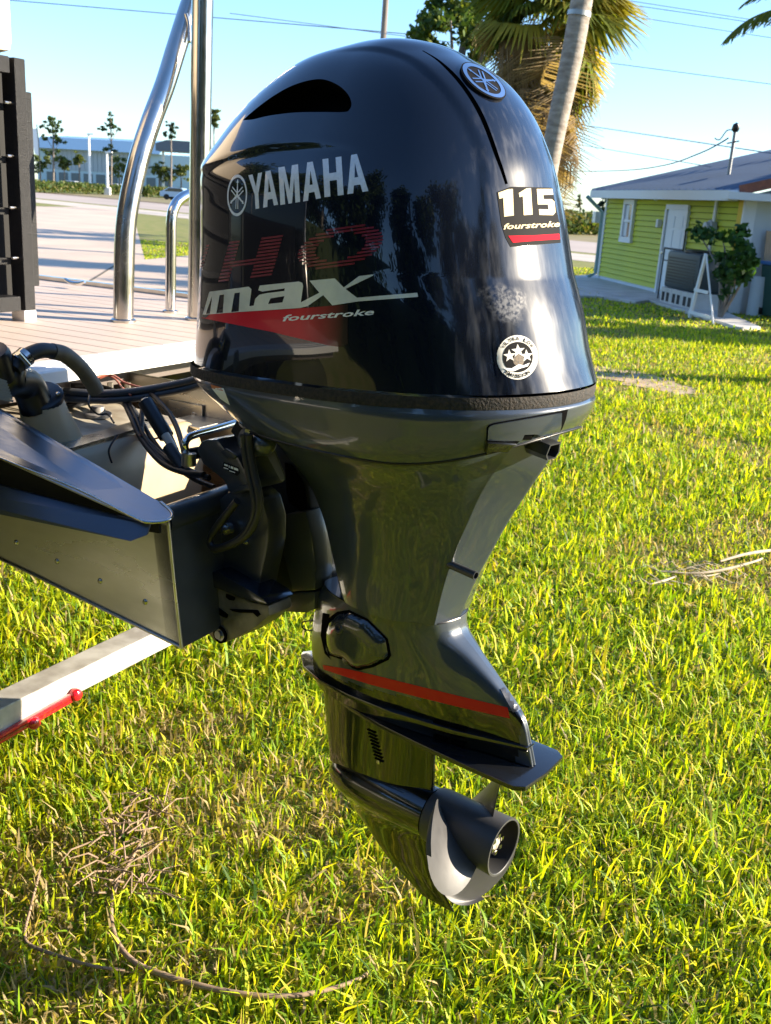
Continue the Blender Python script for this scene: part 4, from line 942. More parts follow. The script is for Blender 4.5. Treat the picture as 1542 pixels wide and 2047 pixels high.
obj('filler_cap', MB().lathe([(-.03, .030), (.02, .032), (.03, .028), (.032, 0)], bx(-8, 728, nk.x+.03), (.2, -.5, 1), 20), BLACK, fill, smooth=40)
hp = [bx(*p, nk.x+.05) for p in ((28, 738), (48, 715), (80, 701), (108, 702))]; hp2 = [bx(*p, nk.x+.05) for p in ((104, 702), (130, 709), (160, 734), (182, 762), (193, 782))]
obj('fuel_hose', MB().tube(hp, .0145, 14, smooth=6), HOSE, fill, smooth=60)
obj('hose_sleeve', MB().tube(hp2, .0158, 14, smooth=6), HOSET, fill, smooth=60)
for p in (bx(40, 722, nk.x+.05), bx(50, 714, nk.x+.05)): obj('hose_clamp', MB().lathe([(-.005, .0185), (.005, .0185)], p, (.1, .8, .5), 16), ALU, fill, smooth=40)
obj('clamp_screw', MB().tube([bx(36, 706, nk.x+.07), bx(58, 730, nk.x+.07)], .005, 8), ALU, fill, smooth=60)
ruff = MB()
for k in range(8):
    y_ = 755+k*5.5; ruff.bar(bx(-14, y_, nk.x+.10), bx(6+k*1.9, y_+7, nk.x+.10), .02, .004)
obj('ribbed_tag', ruff, mat('grey_tag', (.16, .17, .17), .6), fill)
sp = bz(140, 806, 1.075)
obj('sender_disc', MB().lathe([(0, .042), (.006, .042), (.008, .036), (.008, .024), (.020, .022), (.020, 0)], sp, (0, 0, 1), 28), BLACK, tank, smooth=40)
for a in range(6): obj('sender_screw', MB().lathe([(0, .0045), (.004, .004), (.005, 0)], sp+Vector((cos(a*1.05)*.034, sin(a*1.05)*.034, .007)), (0, 0, 1), 8), ALU, tank)
for dx_, dy_ in ((-.02, .02), (.015, .035), (.035, .09), (.06, .12)): obj('brass_fitting', MB().lathe([(0, .011), (.016, .011), (.018, .007), (.034, .007), (.034, 0)], sp+Vector((dx_, dy_, .006)), (0, 0, 1), 6), mat('grey_brass', (.45, .42, .36), .4, metal=.9), tank)
s2 = bz(196, 832, 1.062); obj('gauge_cap', MB().lathe([(0, .030), (.007, .030), (.009, .026), (.009, .018), (.022, .014), (.022, 0)], s2, (0, 0, 1), 24), mat('grey_cap', (.22, .21, .20), .5), tank, smooth=40)

# wiring, steering hoses and the steering rod
wl = thing('wiring_loom', 'bundle of black cables sagging from the tank across to the motor', 'cables', ORG, BTH)
def wpath(pts): return [bx(u, v, x) for u, v, x in pts]
loom = [(150, 770, -.86), (205, 778, -.80), (245, 795, -.72), (268, 830, -.64), (290, 870, -.58), (330, 915, -.50), (375, 940, -.42), (415, 952, -.36)]
for k in range(4):
    obj('cable', MB().tube([p+Vector((.004*k, .010*((k*7) % 3-1), -.007*(k % 3)+.008*sin(k*2+i))) for i, p in enumerate(wpath(loom))], .0065-.0007*k, 8, smooth=6), HOSE, wl, smooth=60)
obj('cable', MB().tube(wpath([(282, 880, -.58), (285, 820, -.62), (295, 784, -.64), (330, 815, -.56), (352, 850, -.5), (366, 895, -.44), (372, 930, -.42)]), .0055, 8, smooth=6), HOSE, wl, smooth=60)
obj('inline_fuse', MB().lathe([(-.05, .010), (-.045, .016), (.045, .016), (.05, .010)], bx(312, 838, -.56), (.55, -.1, -.5), 16), BLACK, wl, smooth=40)
obj('connector', MB().lathe([(-.02, .009), (.02, .009)], bx(340, 885, -.5), (.55, -.1, -.5), 12), mat('pale_connector', (.5, .45, .38), .5), wl, smooth=40)
obj('tape_wrap', MB().lathe([(-.03, .012), (.03, .014)], bx(352, 915, -.46), (.55, -.1, -.4), 14), HOSE, wl, smooth=40)
for pts, m in (([(193, 785, -.72), (190, 762, -.74), (205, 750, -.76), (228, 756, -.74), (245, 775, -.7), (262, 790, -.66)], COPPER), ([(200, 756, -.76), (225, 750, -.74), (250, 765, -.7), (285, 775, -.66)], COPPER), ([(180, 785, -.72), (178, 810, -.7), (196, 828, -.7), (215, 828, -.68), (228, 845, -.62)], HOSE),
               ([(290, 840, -.58), (318, 845, -.56), (340, 865, -.52), (358, 905, -.47)], HOSE), ([(280, 870, -.58), (300, 878, -.58), (330, 872, -.54)], COPPER), ([(235, 870, -.55), (222, 890, -.55), (218, 905, -.55), (224, 925, -.55)], HOSE)):
    obj('thin_wire', MB().tube(wpath(pts), .0022, 6, smooth=6), m, wl, smooth=60)
sh = thing('steering_hoses', 'pair of grey steering hoses reaching from the deck to the motor', 'hoses', ORG, BTH)
for k in range(2):
    obj('hose', MB().tube([p+Vector((0, .0, -.015*k)) for p in wpath([(70, 776, -.86), (130, 782, -.80), (190, 786, -.74), (250, 784, -.68), (310, 776, -.62), (370, 764, -.56), (405, 756, -.52), (440, 760, -.47)])], .008, 10, smooth=6), HOSEG, sh, smooth=60)
sr = thing('steering_rod', 'bent bright steel steering rod beside the motor bracket', 'steering rod', ORG, BTH)
obj('rod', MB().tube(wpath([(470, 846, -.40), (430, 858, -.40), (390, 869, -.40), (376, 876, -.40), (370, 888, -.40), (372, 905, -.40), (378, 925, -.40)]), .0075, 12, smooth=8), CHROME, sr, smooth=60)
obj('rod_end', MB().lathe([(-.03, .012), (.03, .012)], bx(408, 903, -.385), (.5, .8, .1), 14), BLACK, sr, smooth=40)
obj('rod_end', MB().lathe([(-.012, .014), (.012, .014)], bx(378, 918, -.39), (0, 0, 1), 14), ALUD, sr, smooth=40)

# ------------------------------------------------------------------ trailer
trailer = thing('boat_trailer', 'galvanised trailer cross beam with red light bar under the boat', 'trailer', ORG, BTH)
obj('cross_beam', MB().box((-.732, -.15, .495), (.064, 2.5, .055)), TRAIL, trailer, bevel=.003)
for y in (-1.0, 1.0):
    obj('frame_rail', MB().box((-3.0, y, .435), (4.6, .08, .06)), TRAIL, trailer, bevel=.003)
    obj('bunk', MB().box((-3.0, y, .485), (4.0, .10, .035)), mat('bunk_carpet', (.06, .06, .07), .95), trailer)
    wh = obj('wheel', MB().lathe([(-.09, .20), (-.09, .29), (-.06, .32), (.06, .32), (.09, .29), (.09, .20)], (-3.3, y*1.42, .32), (0, 1, 0), 28), mat('tyre_rubber', (.02, .02, .02), .8), trailer, smooth=40)
    obj('rim', MB().lathe([(-.03, .19), (.05, .20), (.05, .10), (.03, .02), (.03, 0)], (-3.3, y*1.42, .32), (0, y, 0), 24), ALU, wh, smooth=40)
obj('axle', MB().box((-3.3, 0, .36), (.06, 2.7, .06)), TRAIL, trailer)
lb0, lb1 = bx(153, 1388, -.694), bx(-200, 1590, -.694)
lbar = obj('light_bar', MB().bar(lb0, lb1, .012, .020, up=(0, 0, 1)), RED, trailer, bevel=.003)
obj('light_bar_groove', MB().bar(lb0+Vector((.0065, -.01, .0)), lb1+Vector((.0065, 0, .0)), .002, .005), mat('dark_red_groove', (.22, .003, .008), .3, coat=1), lbar)
for px in ((150, 1388), (66, 1444), (-60, 1512)):
    obj('light_lens', MB().lathe([(-.004, .014), (.008, .014), (.013, .010), (.014, 0)], bx(*px, -.692), (1, 0, 0), 20), RED, lbar, smooth=50)

# ------------------------------------------------------------------ foliage generators
def leaf_mat(name, trans=.35): return mat(name, rough=.6, spec=.25, vcol=True, trans=(trans, (1.4, 1.35, .6)))
LEAFM = leaf_mat('leaf_faces'); FROND = leaf_mat('palm_fronds', .45)
BARK = mat('grey_bark', (.23, .20, .17), .9, var=(.12, .10, .085), scale=6, bump=.8, bump_scale=14, stretch=(2, 2, .6))
PALMB = mat('palm_trunk_bark', (.34, .30, .26), .9, var=(.20, .165, .135), scale=7, bump=.9, bump_scale=9, stretch=(1, 1, 2.5))
def leaf_cloud(blobs, n, size, cols, rng=None, shell=.55):
    rng = rng or RNG; B = np.array([b[:6] for b in blobs], float); vol = B[:, 3]*B[:, 4]*B[:, 5]; pk = rng.choice(len(B), n, p=vol/vol.sum())
    d = rng.normal(size=(n, 3)); d /= np.linalg.norm(d, axis=1)[:, None]; r = (shell+(1-shell)*rng.uniform(0, 1, n))*rng.uniform(.75, 1.12, n)
    c = B[pk, :3]+d*r[:, None]*B[pk, 3:6]
    a = rng.normal(size=(n, 3)); a /= np.linalg.norm(a, axis=1)[:, None]; b = np.cross(a, rng.normal(size=(n, 3))); b /= np.linalg.norm(b, axis=1)[:, None]
    s = size*rng.uniform(.5, 1.3, n)[:, None]
    V = np.stack([c-a*s*.5, c+b*s*.28, c+a*s*.5, c-b*s*.28], 1).reshape(-1, 3); F = np.arange(4*n).reshape(n, 4)
    K = np.array(cols)[rng.integers(0, len(cols), n)]*rng.uniform(.7, 1.25, n)[:, None]
    return V, F, np.repeat(K, 4, axis=0)
def fan_leaf(seed, R=.75, n=26, droop=.35, spread=2.5, cols=((.07, .12, .02),), fold=.12, lw=.024):
    r = np.random.default_rng(seed); V = []; F = []; C = []
    pet = .55
    def quad(a, b, wd, c):
        k = len(V); d = (b-a); s = Vector((-d.y, d.x, 0)); s = s.normalized()*wd if s.length > 1e-6 else Vector((wd, 0, 0))
        V.extend([a-s, a+s, b+s*.3, b-s*.3]); F.append((k, k+1, k+2, k+3)); C.extend([c]*4)
    base = np.array(cols[r.integers(len(cols))])*r.uniform(.8, 1.2)
    quad(Vector((0, 0, 0)), Vector((pet, 0, -.04)), .014, base*1.1)
    for i in range(n):
        t = -1+2*i/(n-1); a = t*spread/2*1.0; L = R*(1-.25*abs(t))*r.uniform(.9, 1.05)
        d = Vector((cos(a), sin(a), 0)); m1 = Vector((pet, 0, -.04))+d*L*.55+Vector((0, 0, -.05+fold*abs(t))); tip = Vector((pet, 0, -.04))+d*L*(1-.25*droop)+Vector((0, 0, -droop*L*r.uniform(.6, 1.2)))
        c = base*r.uniform(.75, 1.25)
        k = len(V); o = Vector((pet*.97, 0, -.04)); s = Vector((-sin(a), cos(a), 0)); wd = lw*R/.75
        V.extend([o-s*.008, o+s*.008, m1+s*wd, m1-s*wd]); F.append((k, k+1, k+2, k+3)); V.extend([tip+s*.004, tip-s*.004]); F.append((k+3, k+2, k+4, k+5)); C.extend([c]*6)
    return np.array([tuple(p) for p in V]), np.array(F), np.array(C)
def feather_leaf(seed, L=2.6, n=42, droop=.9, cols=((.06, .10, .02),), lw=.5):
    r = np.random.default_rng(seed); V = []; F = []; C = []
    P = lambda t: Vector((L*t*(1-.18*t*t*droop), 0, L*(.25*t-.62*droop*t*t)))
    base = np.array(cols[r.integers(len(cols))])
    for i in range(10):
        a, b = P(i/10), P((i+1)/10); k = len(V); wd = .022*(1-i/11)
        V.extend([a+Vector((0, -wd, 0)), a+Vector((0, wd, 0)), b+Vector((0, wd*.9, 0)), b+Vector((0, -wd*.9, 0))]); F.append((k, k+1, k+2, k+3)); C.extend([base*1.3]*4)
    for i in range(n):
        t = .12+.88*i/(n-1); p = P(t); T = (P(min(t+.02, 1))-P(t-.02)).normalized(); ln = lw*(sin(pi*min(1, .12+.9*t)))**.6*r.uniform(.85, 1.1)+.08
        for s in (-1, 1):
            d = (T*.75+Vector((0, s*.8, -.35*r.uniform(.5, 1.6)))).normalized(); k = len(V); c = base*r.uniform(.7, 1.3); wd = T*.022
            e = p+d*ln+Vector((0, 0, -.10*ln)); m = p+d*ln*.5
            V.extend([p-wd*.6, p+wd*.6, m+wd, m-wd]); F.append((k, k+1, k+2, k+3)); V.extend([e+wd*.15, e-wd*.15]); F.append((k+3, k+2, k+4, k+5)); C.extend([c]*6)
    return np.array([tuple(p) for p in V]), np.array(F), np.array(C)
def place(o, p, direction, roll=0., scale=1.):
    d = Vector(direction).normalized(); z = Vector((0, 0, 1)); y = z.cross(d)
    if y.length < 1e-3: y = Vector((0, 1, 0))
    y.normalize(); z = d.cross(y); M = Matrix((d, y, z)).transposed().to_4x4()@Matrix.Rotation(roll, 4, 'X')
    o.matrix_basis = Matrix.Translation(p)@M@Matrix.Scale(scale, 4)
GREENF = ((.08, .12, .02), (.12, .15, .02), (.18, .17, .02), (.05, .08, .018)); DEADF = ((.25, .18, .10), (.33, .26, .17), (.16, .12, .075)); GOLDF = ((.34, .26, .05), (.24, .21, .03))
def frond_set(parent, name, variants, items):
    protos = {}
    for (v, p, d, rl_, s) in items:
        if v not in protos:
            V, F, C = variants[v]; o = np_mesh(name, V, F, FROND, parent, C); protos[v] = o
        else:
            o = protos[v].copy(); COL.objects.link(o); o.parent = parent
        place(o, p, d, rl_, s)

# ------------------------------------------------------------------ palms and trees
r_ = random.Random(3)
# fan palm with its skirt of dead leaves
D = 20.; pc = at_y(1085, 95, D)
fp = thing('fan_palm', 'bushy fan palm with brown hanging dead skirt, rising behind the motor', 'palm tree', (pc.x, pc.y, 0))
obj('trunk', MB().tube([(0, 0, 0), (.05, 0, 1.5), (0, .05, pc.z-.4), (0, 0, pc.z)], [.24, .2, .2, .16], 14, smooth=4), PALMB, fp, smooth=60)
gv_ = {i: fan_leaf(100+i, 1.1, 30, .45, 3.0, GREENF if i < 4 else GOLDF) for i in range(6)}; dv_ = {i: fan_leaf(200+i, 1.0, 18, 1.1, 1.5, DEADF, .02, .011) for i in range(4)}
it = []
for k in range(66):
    a = k*2.39996; el_ = r_.uniform(-.1, 1.35); d = Vector((cos(a)*cos(el_), sin(a)*cos(el_), sin(el_)))
    it.append((r_.choice([0, 1, 2, 3, 4]), Vector((0, 0, pc.z+.35+.25*el_))+d*.15, d, r_.uniform(-.7, .7), r_.uniform(.8, 1.15)))
for k in range(16):
    a = r_.uniform(-.7, .7); el_ = r_.uniform(-.9, -.2); d = Vector((cos(a)*cos(el_), sin(a)*cos(el_), sin(el_)))
    it.append((r_.choice([4, 5, 2]), Vector((0, 0, pc.z+.1)), d, r_.uniform(-.9, .9), r_.uniform(.8, 1.1)))
frond_set(fp, 'green_frond', gv_, it)
it = []
for k in range(170):
    a = k*2.39996; t = r_.random(); h = pc.z+.25-2.3*t; el_ = r_.uniform(-1.45, -.75) if t > .25 else r_.uniform(-1.2, -.35); d = Vector((cos(a)*cos(el_), sin(a)*cos(el_), sin(el_)))
    it.append((r_.randrange(4), Vector((cos(a)*.22, sin(a)*.22, h+.3)), d, r_.uniform(-1.5, 1.5), r_.uniform(.7, 1.1)))
frond_set(fp, 'dead_frond', dv_, it)
# leaning tall trunk in front of it
lp0 = G(1030, 640); tp_ = lambda u, v: at_y(u, v, lp0.y)
ln = thing('leaning_palm', 'tall pale leaning palm trunk in front of the brown fan palm', 'palm tree', (lp0.x, lp0.y, 0))
path = [Vector((0, 0, 0))]+[tp_(u, v)-Vector((lp0.x, lp0.y, 0)) for u, v in ((1072, 480), (1098, 330), (1118, 230), (1142, 120), (1160, 20), (1178, -90), (1196, -230), (1205, -420))]
obj('trunk', MB().tube(path, [.20, .15, .135, .14, .145, .145, .14, .135, .12], 18, smooth=6), PALMB, ln, smooth=60)
obj('trunk_band', MB().lathe([(-.03, .158), (.03, .158)], tp_(1158, 28)-Vector((lp0.x, lp0.y, 0)), (.08, 0, 1), 18), mat('grey_tin_band', (.35, .36, .36), .5, metal=.6), ln, smooth=40)
cv_ = {i: feather_leaf(300+i, 2.7, 44, .8+.15*i, GREENF) for i in range(3)}
frond_set(ln, 'frond', cv_, [(k % 3, path[-1], (cos(k*2.4), sin(k*2.4), r_.uniform(-.2, .9)), 0, r_.uniform(.85, 1.1)) for k in range(20)])
# coconut palm outside the frame at the right, its fronds hang in
D = 10.; cc = at_y(1640, 20, D)
cpm = thing('coconut_palm', 'feathery palm fronds hanging in at the top right corner', 'palm tree', (cc.x, cc.y, 0))
obj('trunk', MB().tube([(.5, .2, 0), (.35, .1, 1.6), (.1, 0, cc.z-.6), (0, 0, cc.z)], [.2, .13, .11, .1], 14, smooth=5), PALMB, cpm, smooth=60)
cv2 = {i: feather_leaf(320+i, 1.25, 34, .75+.2*i, GREENF, .26) for i in range(3)}
ic = [(0, Vector((0, 0, cc.z)), (-.95, -.1, -.10), 0, .80), (1, Vector((0, 0, cc.z+.08)), (-1, .1, .30), 0, .62)]
for k in range(15):
    a = k*2.4; d = Vector((cos(a), sin(a), r_.uniform(.1, .9)))
    if d.x < -.25: d.x *= -1
    ic.append((k % 3, Vector((0, 0, cc.z)), d, 0, r_.uniform(.9, 1.4)))
frond_set(cpm, 'frond', cv2, ic)
OLV_ = ((.06, .10, .02), (.08, .12, .03), (.04, .08, .02))
# broadleaf tree beyond the fan palm
D = 24.; tc_ = at_y(925, 70, D)
bt = thing('broadleaf_tree', 'dark leafy tree showing left of the fan palm crown', 'tree', (tc_.x, tc_.y, 0))
obj('trunk', MB().tube([(0, 0, 0), (.1, 0, 1.5), (-.1, 0, 3.2), (.1, 0, tc_.z+.4)], [.24, .17, .14, .05], 12, smooth=4), BARK, bt, smooth=60)
for k in range(6): obj('limb', MB().tube([(0, 0, 2.6+.2*k), (.5*cos(k*1.1), .5*sin(k*1.1), 3.4+.2*k), (1.0*cos(k*1.1), 1.0*sin(k*1.1), 4.2+.25*k)], [.07, .05, .02], 8, smooth=3), BARK, bt, smooth=60)
bl = []
for k in range(26):
    a = k*2.4; rr = r_.uniform(.1, 1.15); bl.append((cos(a)*rr, sin(a)*rr, tc_.z-.1+r_.uniform(-1.0, 1.1)*(1-.3*rr), r_.uniform(.25, .42), r_.uniform(.25, .42), r_.uniform(.2, .34)))
bl += [(-.95, 0, tc_.z-.1, .3, .3, .25), (-.80, .1, tc_.z+.25, .28, .3, .3), (-.6, 0, tc_.z+.65, .26, .3, .35)]
V, F, C = leaf_cloud(bl, 5200, .17, ((.045, .085, .018), (.07, .12, .02), (.12, .15, .02)), shell=.2); np_mesh('crown', V, F, LEAFM, bt, C)

for i_, (u, d, hh) in enumerate(((700, 31, 4.6),)):
    p = at_y(u, 400, d); p.z = 0; t = thing('lawn_tree', 'lawn tree hidden behind the cowling, shading the drive', 'tree', p)
    obj('trunk', MB().tube([(0, 0, 0), (.1, 0, 2), (0, 0, hh-.6)], [.2, .15, .05], 10, smooth=4), BARK, t, smooth=60)
    bl = [(r_.uniform(-1.3, 1.3), r_.uniform(-2.6, 2.6), r_.uniform(2.0, hh-.4), .7, .8, .5) for _ in range(22)]
    V, F, C = leaf_cloud(bl, 2600, .26, OLV_, shell=.2); np_mesh('crown', V, F, LEAFM, t, C)

# ------------------------------------------------------------------ utility poles and wires
WOODP = mat('weathered_pole_wood', (.20, .17, .145), .9, var=(.13, .11, .095), scale=5, stretch=(3, 3, .2))
pb = at_y(752, 300, 60.); pole1 = thing('utility_pole', 'tall brown wooden utility pole cut off by the top edge', 'utility pole', (pb.x, pb.y, 0))
obj('pole_shaft', MB().tube([(0, 0, 0), (.05, 0, 8), (.15, 0, 17)], [.2, .17, .14], 12), WOODP, pole1, smooth=60); obj('cross_arm', MB().box((.1, 0, 15.8), (2.4, .12, .12)), WOODP, pole1)
for x in (-.9, 0, 1.1): obj('insulator', MB().lathe([(0, .05), (.08, .07), (.1, .04), (.16, .05), (.18, 0)], (x+.1, 0, 15.86), (0, 0, 1), 10), WHITEP, pole1, smooth=40)
p2 = at_y(768, 46, 61.); pole2 = thing('utility_pole', 'shorter pale pole just right of the taller brown one', 'utility pole', (p2.x, p2.y, 0))
obj('pole_shaft', MB().tube([(0, 0, 0), (0, 0, p2.z)], [.17, .15], 12), mat('pale_pole', (.42, .40, .38), .8), pole2, smooth=60); obj('pole_cap', MB().lathe([(0, .16), (.05, .1), (.06, 0)], (0, 0, p2.z), (0, 0, 1), 12), ALU, pole2, smooth=40)
WIRE = mat('wire_cover', (.10, .13, .18), .6)
def wire(lab, a, da, b, db, sag, r=.012, cat='wire', extra=(60, 60)):
    A_ = at_y(*a, da); B_ = at_y(*b, db); A2 = A_+(A_-B_).normalized()*extra[0]; B2 = B_+(B_-A_).normalized()*extra[1]
    pts = [A2.lerp(B2, k/16)-Vector((0, 0, sag*4*(k/16)*(1-k/16))) for k in range(17)]
    tag(obj('overhead_wire', MB().tube(pts, r, 6), WIRE), lab, cat, 'overhead wires')
wire('thin wire crossing the sky from the arch tubes to the utility pole', (40, 2), 60, (840, 70), 60, .0, .025, extra=(30, 0))
wire('topmost wire in the sky right of the fan palm', (1250, 0), 55, (1520, 42), 55, .0, .016, extra=(20, 30))
wire('second wire below the topmost one beside the right palm fronds', (1250, 8), 55, (1510, 46), 55, .0, .016, extra=(20, 30))
wire('third wire from the top, passing under the pair of close wires', (1245, 30), 55, (1480, 66), 55, .0, .016, extra=(20, 30))
wire('single wire sloping across the open sky at mid height', (1250, 130), 55, (1540, 168), 55, .0, .018, extra=(20, 30))
wire('thick wire sloping down to the roof past the mast', (1165, 250), 40, (1520, 303), 24, .0, .014, extra=(12, 3))
wire('thin wire sloping to the roof under the thick one', (1128, 284), 40, (1366, 324), 26, .0, .010, extra=(12, 2))

# ------------------------------------------------------------------ yellow-green house
h0, h1 = G(1197, 560), G(1458, 626); hdv = (h1-h0); HL = hdv.length; hdv.normalize(); HTH = atan2(hdv.y, hdv.x); hin = Vector((-hdv.y, hdv.x, 0))
def hw(u, v, y=0.):
    r = ray(u, v); p = CAM+r*((h0+hin*y-CAM).dot(hin)/r.dot(hin)); q = p-h0; return Vector((q.dot(hdv), y, p.z))
def hg(u, v):
    q = G(u, v)-h0; return Vector((q.dot(hdv), q.dot(hin), 0))
house = thing('house', 'small lime green clapboard house with white door and low grey metal roof', 'house', h0, HTH)
LIME = mat('lime_siding', (.47, .50, .025), .6, var=(.41, .45, .03), scale=1.2, bump=.05, bump_scale=30)
WTRIM = mat('white_house_trim', (.62, .66, .70), .5); WWALL = mat('white_house_wall', (.52, .58, .64), .75, var=(.46, .52, .58), scale=1.5)
ROOFM = mat('grey_metal_roof', (.15, .21, .30), .5, metal=.2, var=(.12, .17, .25), scale=2, stretch=(6, .4, 1)); RUST = mat('rusty_rake_board', (.28, .10, .06), .8, var=(.18, .07, .05), scale=10)
ze = hw(1216, 386).z; np_l = 17; ph = (ze-.12)/np_l
obj('wall', MB().box((HL/2, 3.6, ze/2), (HL-.02, 7.2, ze)), WWALL, house)
obj('siding_shade', MB().box((HL/2, -.002, ze/2), (HL-.3, .004, ze-.1)), mat('siding_shade_gap', (.10, .13, .02), .8), house)  # dark lime backing paints the shadow lines between the planks
protop = None
for i in range(np_l):
    z0 = .12+i*ph
    if protop is None:
        vs = [(.06, -.006, .012), (HL-.20, -.006, .012), (HL-.20, -.046, 0), (.06, -.046, 0), (.06, -.006, ph-.012), (HL-.20, -.006, ph-.012), (HL-.20, -.012, ph-.012), (.06, -.012, ph-.012)]
        protop = obj('siding_plank', MB().add(vs, [(0, 3, 2, 1), (4, 5, 6, 7), (0, 1, 5, 4), (1, 2, 6, 5), (2, 3, 7, 6), (3, 0, 4, 7)]), LIME, house); o = protop
    else: o = protop.copy(); COL.objects.link(o)
    o.location = (0, 0, z0)
obj('footing', MB().box((HL/2, -.01, .06), (HL, .04, .12)), WWALL, house)
obj('corner_board', MB().box((.03, -.02, ze/2), (.10, .06, ze)), WTRIM, house)
obj('corner_board', MB().box((HL-.10, -.02, ze/2), (.19, .05, ze)), mat('sunlit_yellow', (.62, .42, .02), .6), house)  # sunlit end of the siding put into a more saturated yellow board
obj('corner_board', MB().box((HL+.02, .06, ze/2), (.06, .22, ze)), WTRIM, house)
# window
a, b = hw(1248, 402), hw(1279, 480); wx0, wx1, wz1, wz0 = hw(1247, 470).x, hw(1277, 400).x, hw(1262, 399).z, hw(1256, 484).z
win = obj('window', MB().box(((wx0+wx1)/2, -.035, (wz0+wz1)/2), (wx1-wx0-.1, .03, wz1-wz0-.1)), mat('dark_glass', (.03, .035, .04), .08, spec=.7), house)
for c, d in ((((wx0+wx1)/2, wz1-.05), (wx1-wx0, .10)), (((wx0+wx1)/2, wz0+.05), (wx1-wx0+.06, .12)), ((wx0+.05, (wz0+wz1)/2), (.10, wz1-wz0-.2)), ((wx1-.05, (wz0+wz1)/2), (.10, wz1-wz0-.2)), (((wx0+wx1)/2+.04, (wz0+wz1)/2), (wx1-wx0-.2, .05))):
    obj('window_frame', MB().box((c[0], -.06, c[1]), (d[0], .07, d[1])), WTRIM, win)
obj('curtain', MB().box((wx0+(wx1-wx0)*.30, -.052, (wz0+wz1)/2), ((wx1-wx0)*.30, .004, wz1-wz0-.24)), WTRIM, win)
# door
dx0, dx1, dzt = hw(1340, 420).x, hw(1384, 412).x, hw(1362, 410).z
door = obj('door', MB().box(((dx0+dx1)/2, -.045, dzt/2+.03), (dx1-dx0-.14, .03, dzt-.20)), mat('white_door_paint', (.60, .68, .76), .45), house)
for c, d in ((((dx0+dx1)/2, dzt-.04), (dx1-dx0+.04, .09)), ((dx0, (dzt-.08)/2), (.08, dzt-.10)), ((dx1, (dzt-.08)/2), (.08, dzt-.10))): obj('door_frame', MB().box((c[0], -.06, c[1]), (d[0], .06, d[1])), WTRIM, door)
for ix in (.3, .7):
    for iz, hh in ((.82, .12), (.60, .26), (.26, .30)): obj('door_panel', MB().box((dx0+(dx1-dx0)*ix, -.064, dzt*iz), ((dx1-dx0)*.26, .012, dzt*hh)), MATS['white_door_paint'], door, bevel=.004)
obj('door_knob', MB().lathe([(0, .012), (.03, .012), (.035, .03), (.06, .028), (.065, 0)], (dx0+.14, -.06, dzt*.48), (0, -1, 0), 12), ALU, door, smooth=40)
obj('wall_lamp', MB().box(hw(1325, 447)+Vector((0, -.08, 0)), (.10, .10, .16)), WTRIM, house, bevel=.01)
obj('eave_lamp', MB().lathe([(0, .05), (.10, .08), (.14, .03), (.15, 0)], hw(1322, 392)+Vector((0, -.10, .05)), (0, 0, -1), 12), ALUW, house, smooth=40)
# roof and fascia
sl_ = math.tan(rad(15)); ovh = .32; RW = 4.6
rx0, rx1 = -.35, HL+.30
roof = obj('roof', MB().add([(rx0, -ovh, ze+.05), (rx1, -ovh, ze+.05), (rx1, RW, ze+.05+(RW+ovh)*sl_), (rx0, RW, ze+.05+(RW+ovh)*sl_), (rx1, 2*RW+ovh, ze+.05), (rx0, 2*RW+ovh, ze+.05),
     (rx0, -ovh, ze+.01), (rx1, -ovh, ze+.01), (rx1, RW, ze+.01+(RW+ovh)*sl_), (rx0, RW, ze+.01+(RW+ovh)*sl_), (rx1, 2*RW+ovh, ze+.01), (rx0, 2*RW+ovh, ze+.01)],
     [(0, 1, 2, 3), (3, 2, 4, 5), (6, 9, 8, 7), (9, 11, 10, 8), (0, 6, 7, 1), (5, 4, 10, 11), (1, 7, 8, 2), (2, 8, 10, 4), (0, 3, 9, 6), (3, 5, 11, 9)]), ROOFM, house)
for k in range(26):
    x = rx0+.02+k*(rx1-rx0-.04)/25; o = obj('roof_seam', MB().bar((x, -ovh, ze+.065), (x, RW, ze+.065+(RW+ovh)*sl_), .03, .03), ROOFM, roof) if k == 0 else None
    if k == 0: s0 = o; sx0 = x
    else: c = s0.copy(); COL.objects.link(c); c.parent = roof; c.location = (x-sx0, 0, 0)
obj('fascia', MB().box(((rx0+rx1)/2, -ovh-.012, ze-.045), (rx1-rx0, .024, .17)), WTRIM, roof)
obj('soffit', MB().box(((rx0+rx1)/2, -ovh/2-.005, ze-.02), (rx1-rx0-.05, ovh-.02, .02)), WTRIM, roof)
obj('rake_board', MB().bar((rx1+.03, -ovh, ze+.04), (rx1+.03, RW, ze+.04+(RW+ovh)*sl_), .05, .16), RUST, roof)
obj('gable_wall', MB().prism([(HL+.0, .1, ze), (HL+.0, 2*RW-.1, ze), (HL+.0, RW, ze+RW*sl_)], (.05, 0, 0)), WWALL, house)
obj('eave_return', MB().box((HL+.2, 1.4, ze-.05), (.42, 3.9, .12)), WTRIM, house)
dsx = hw(1207, 470).x
obj('downspout', MB().tube([(-.10, -.50, ze-.1), (-.10, -.35, ze-.22), (-.10, -.07, ze-.45), (-.10, -.07, .15), (-.10, -.25, .06)], .045, 8), mat('teal_downspout', (.22, .36, .36), .5), house, smooth=60)
obj('meter_box', MB().box(hw(1206, 435)+Vector((-.1, -.12, 0)), (.22, .16, .26)), ALUW, house, bevel=.01)
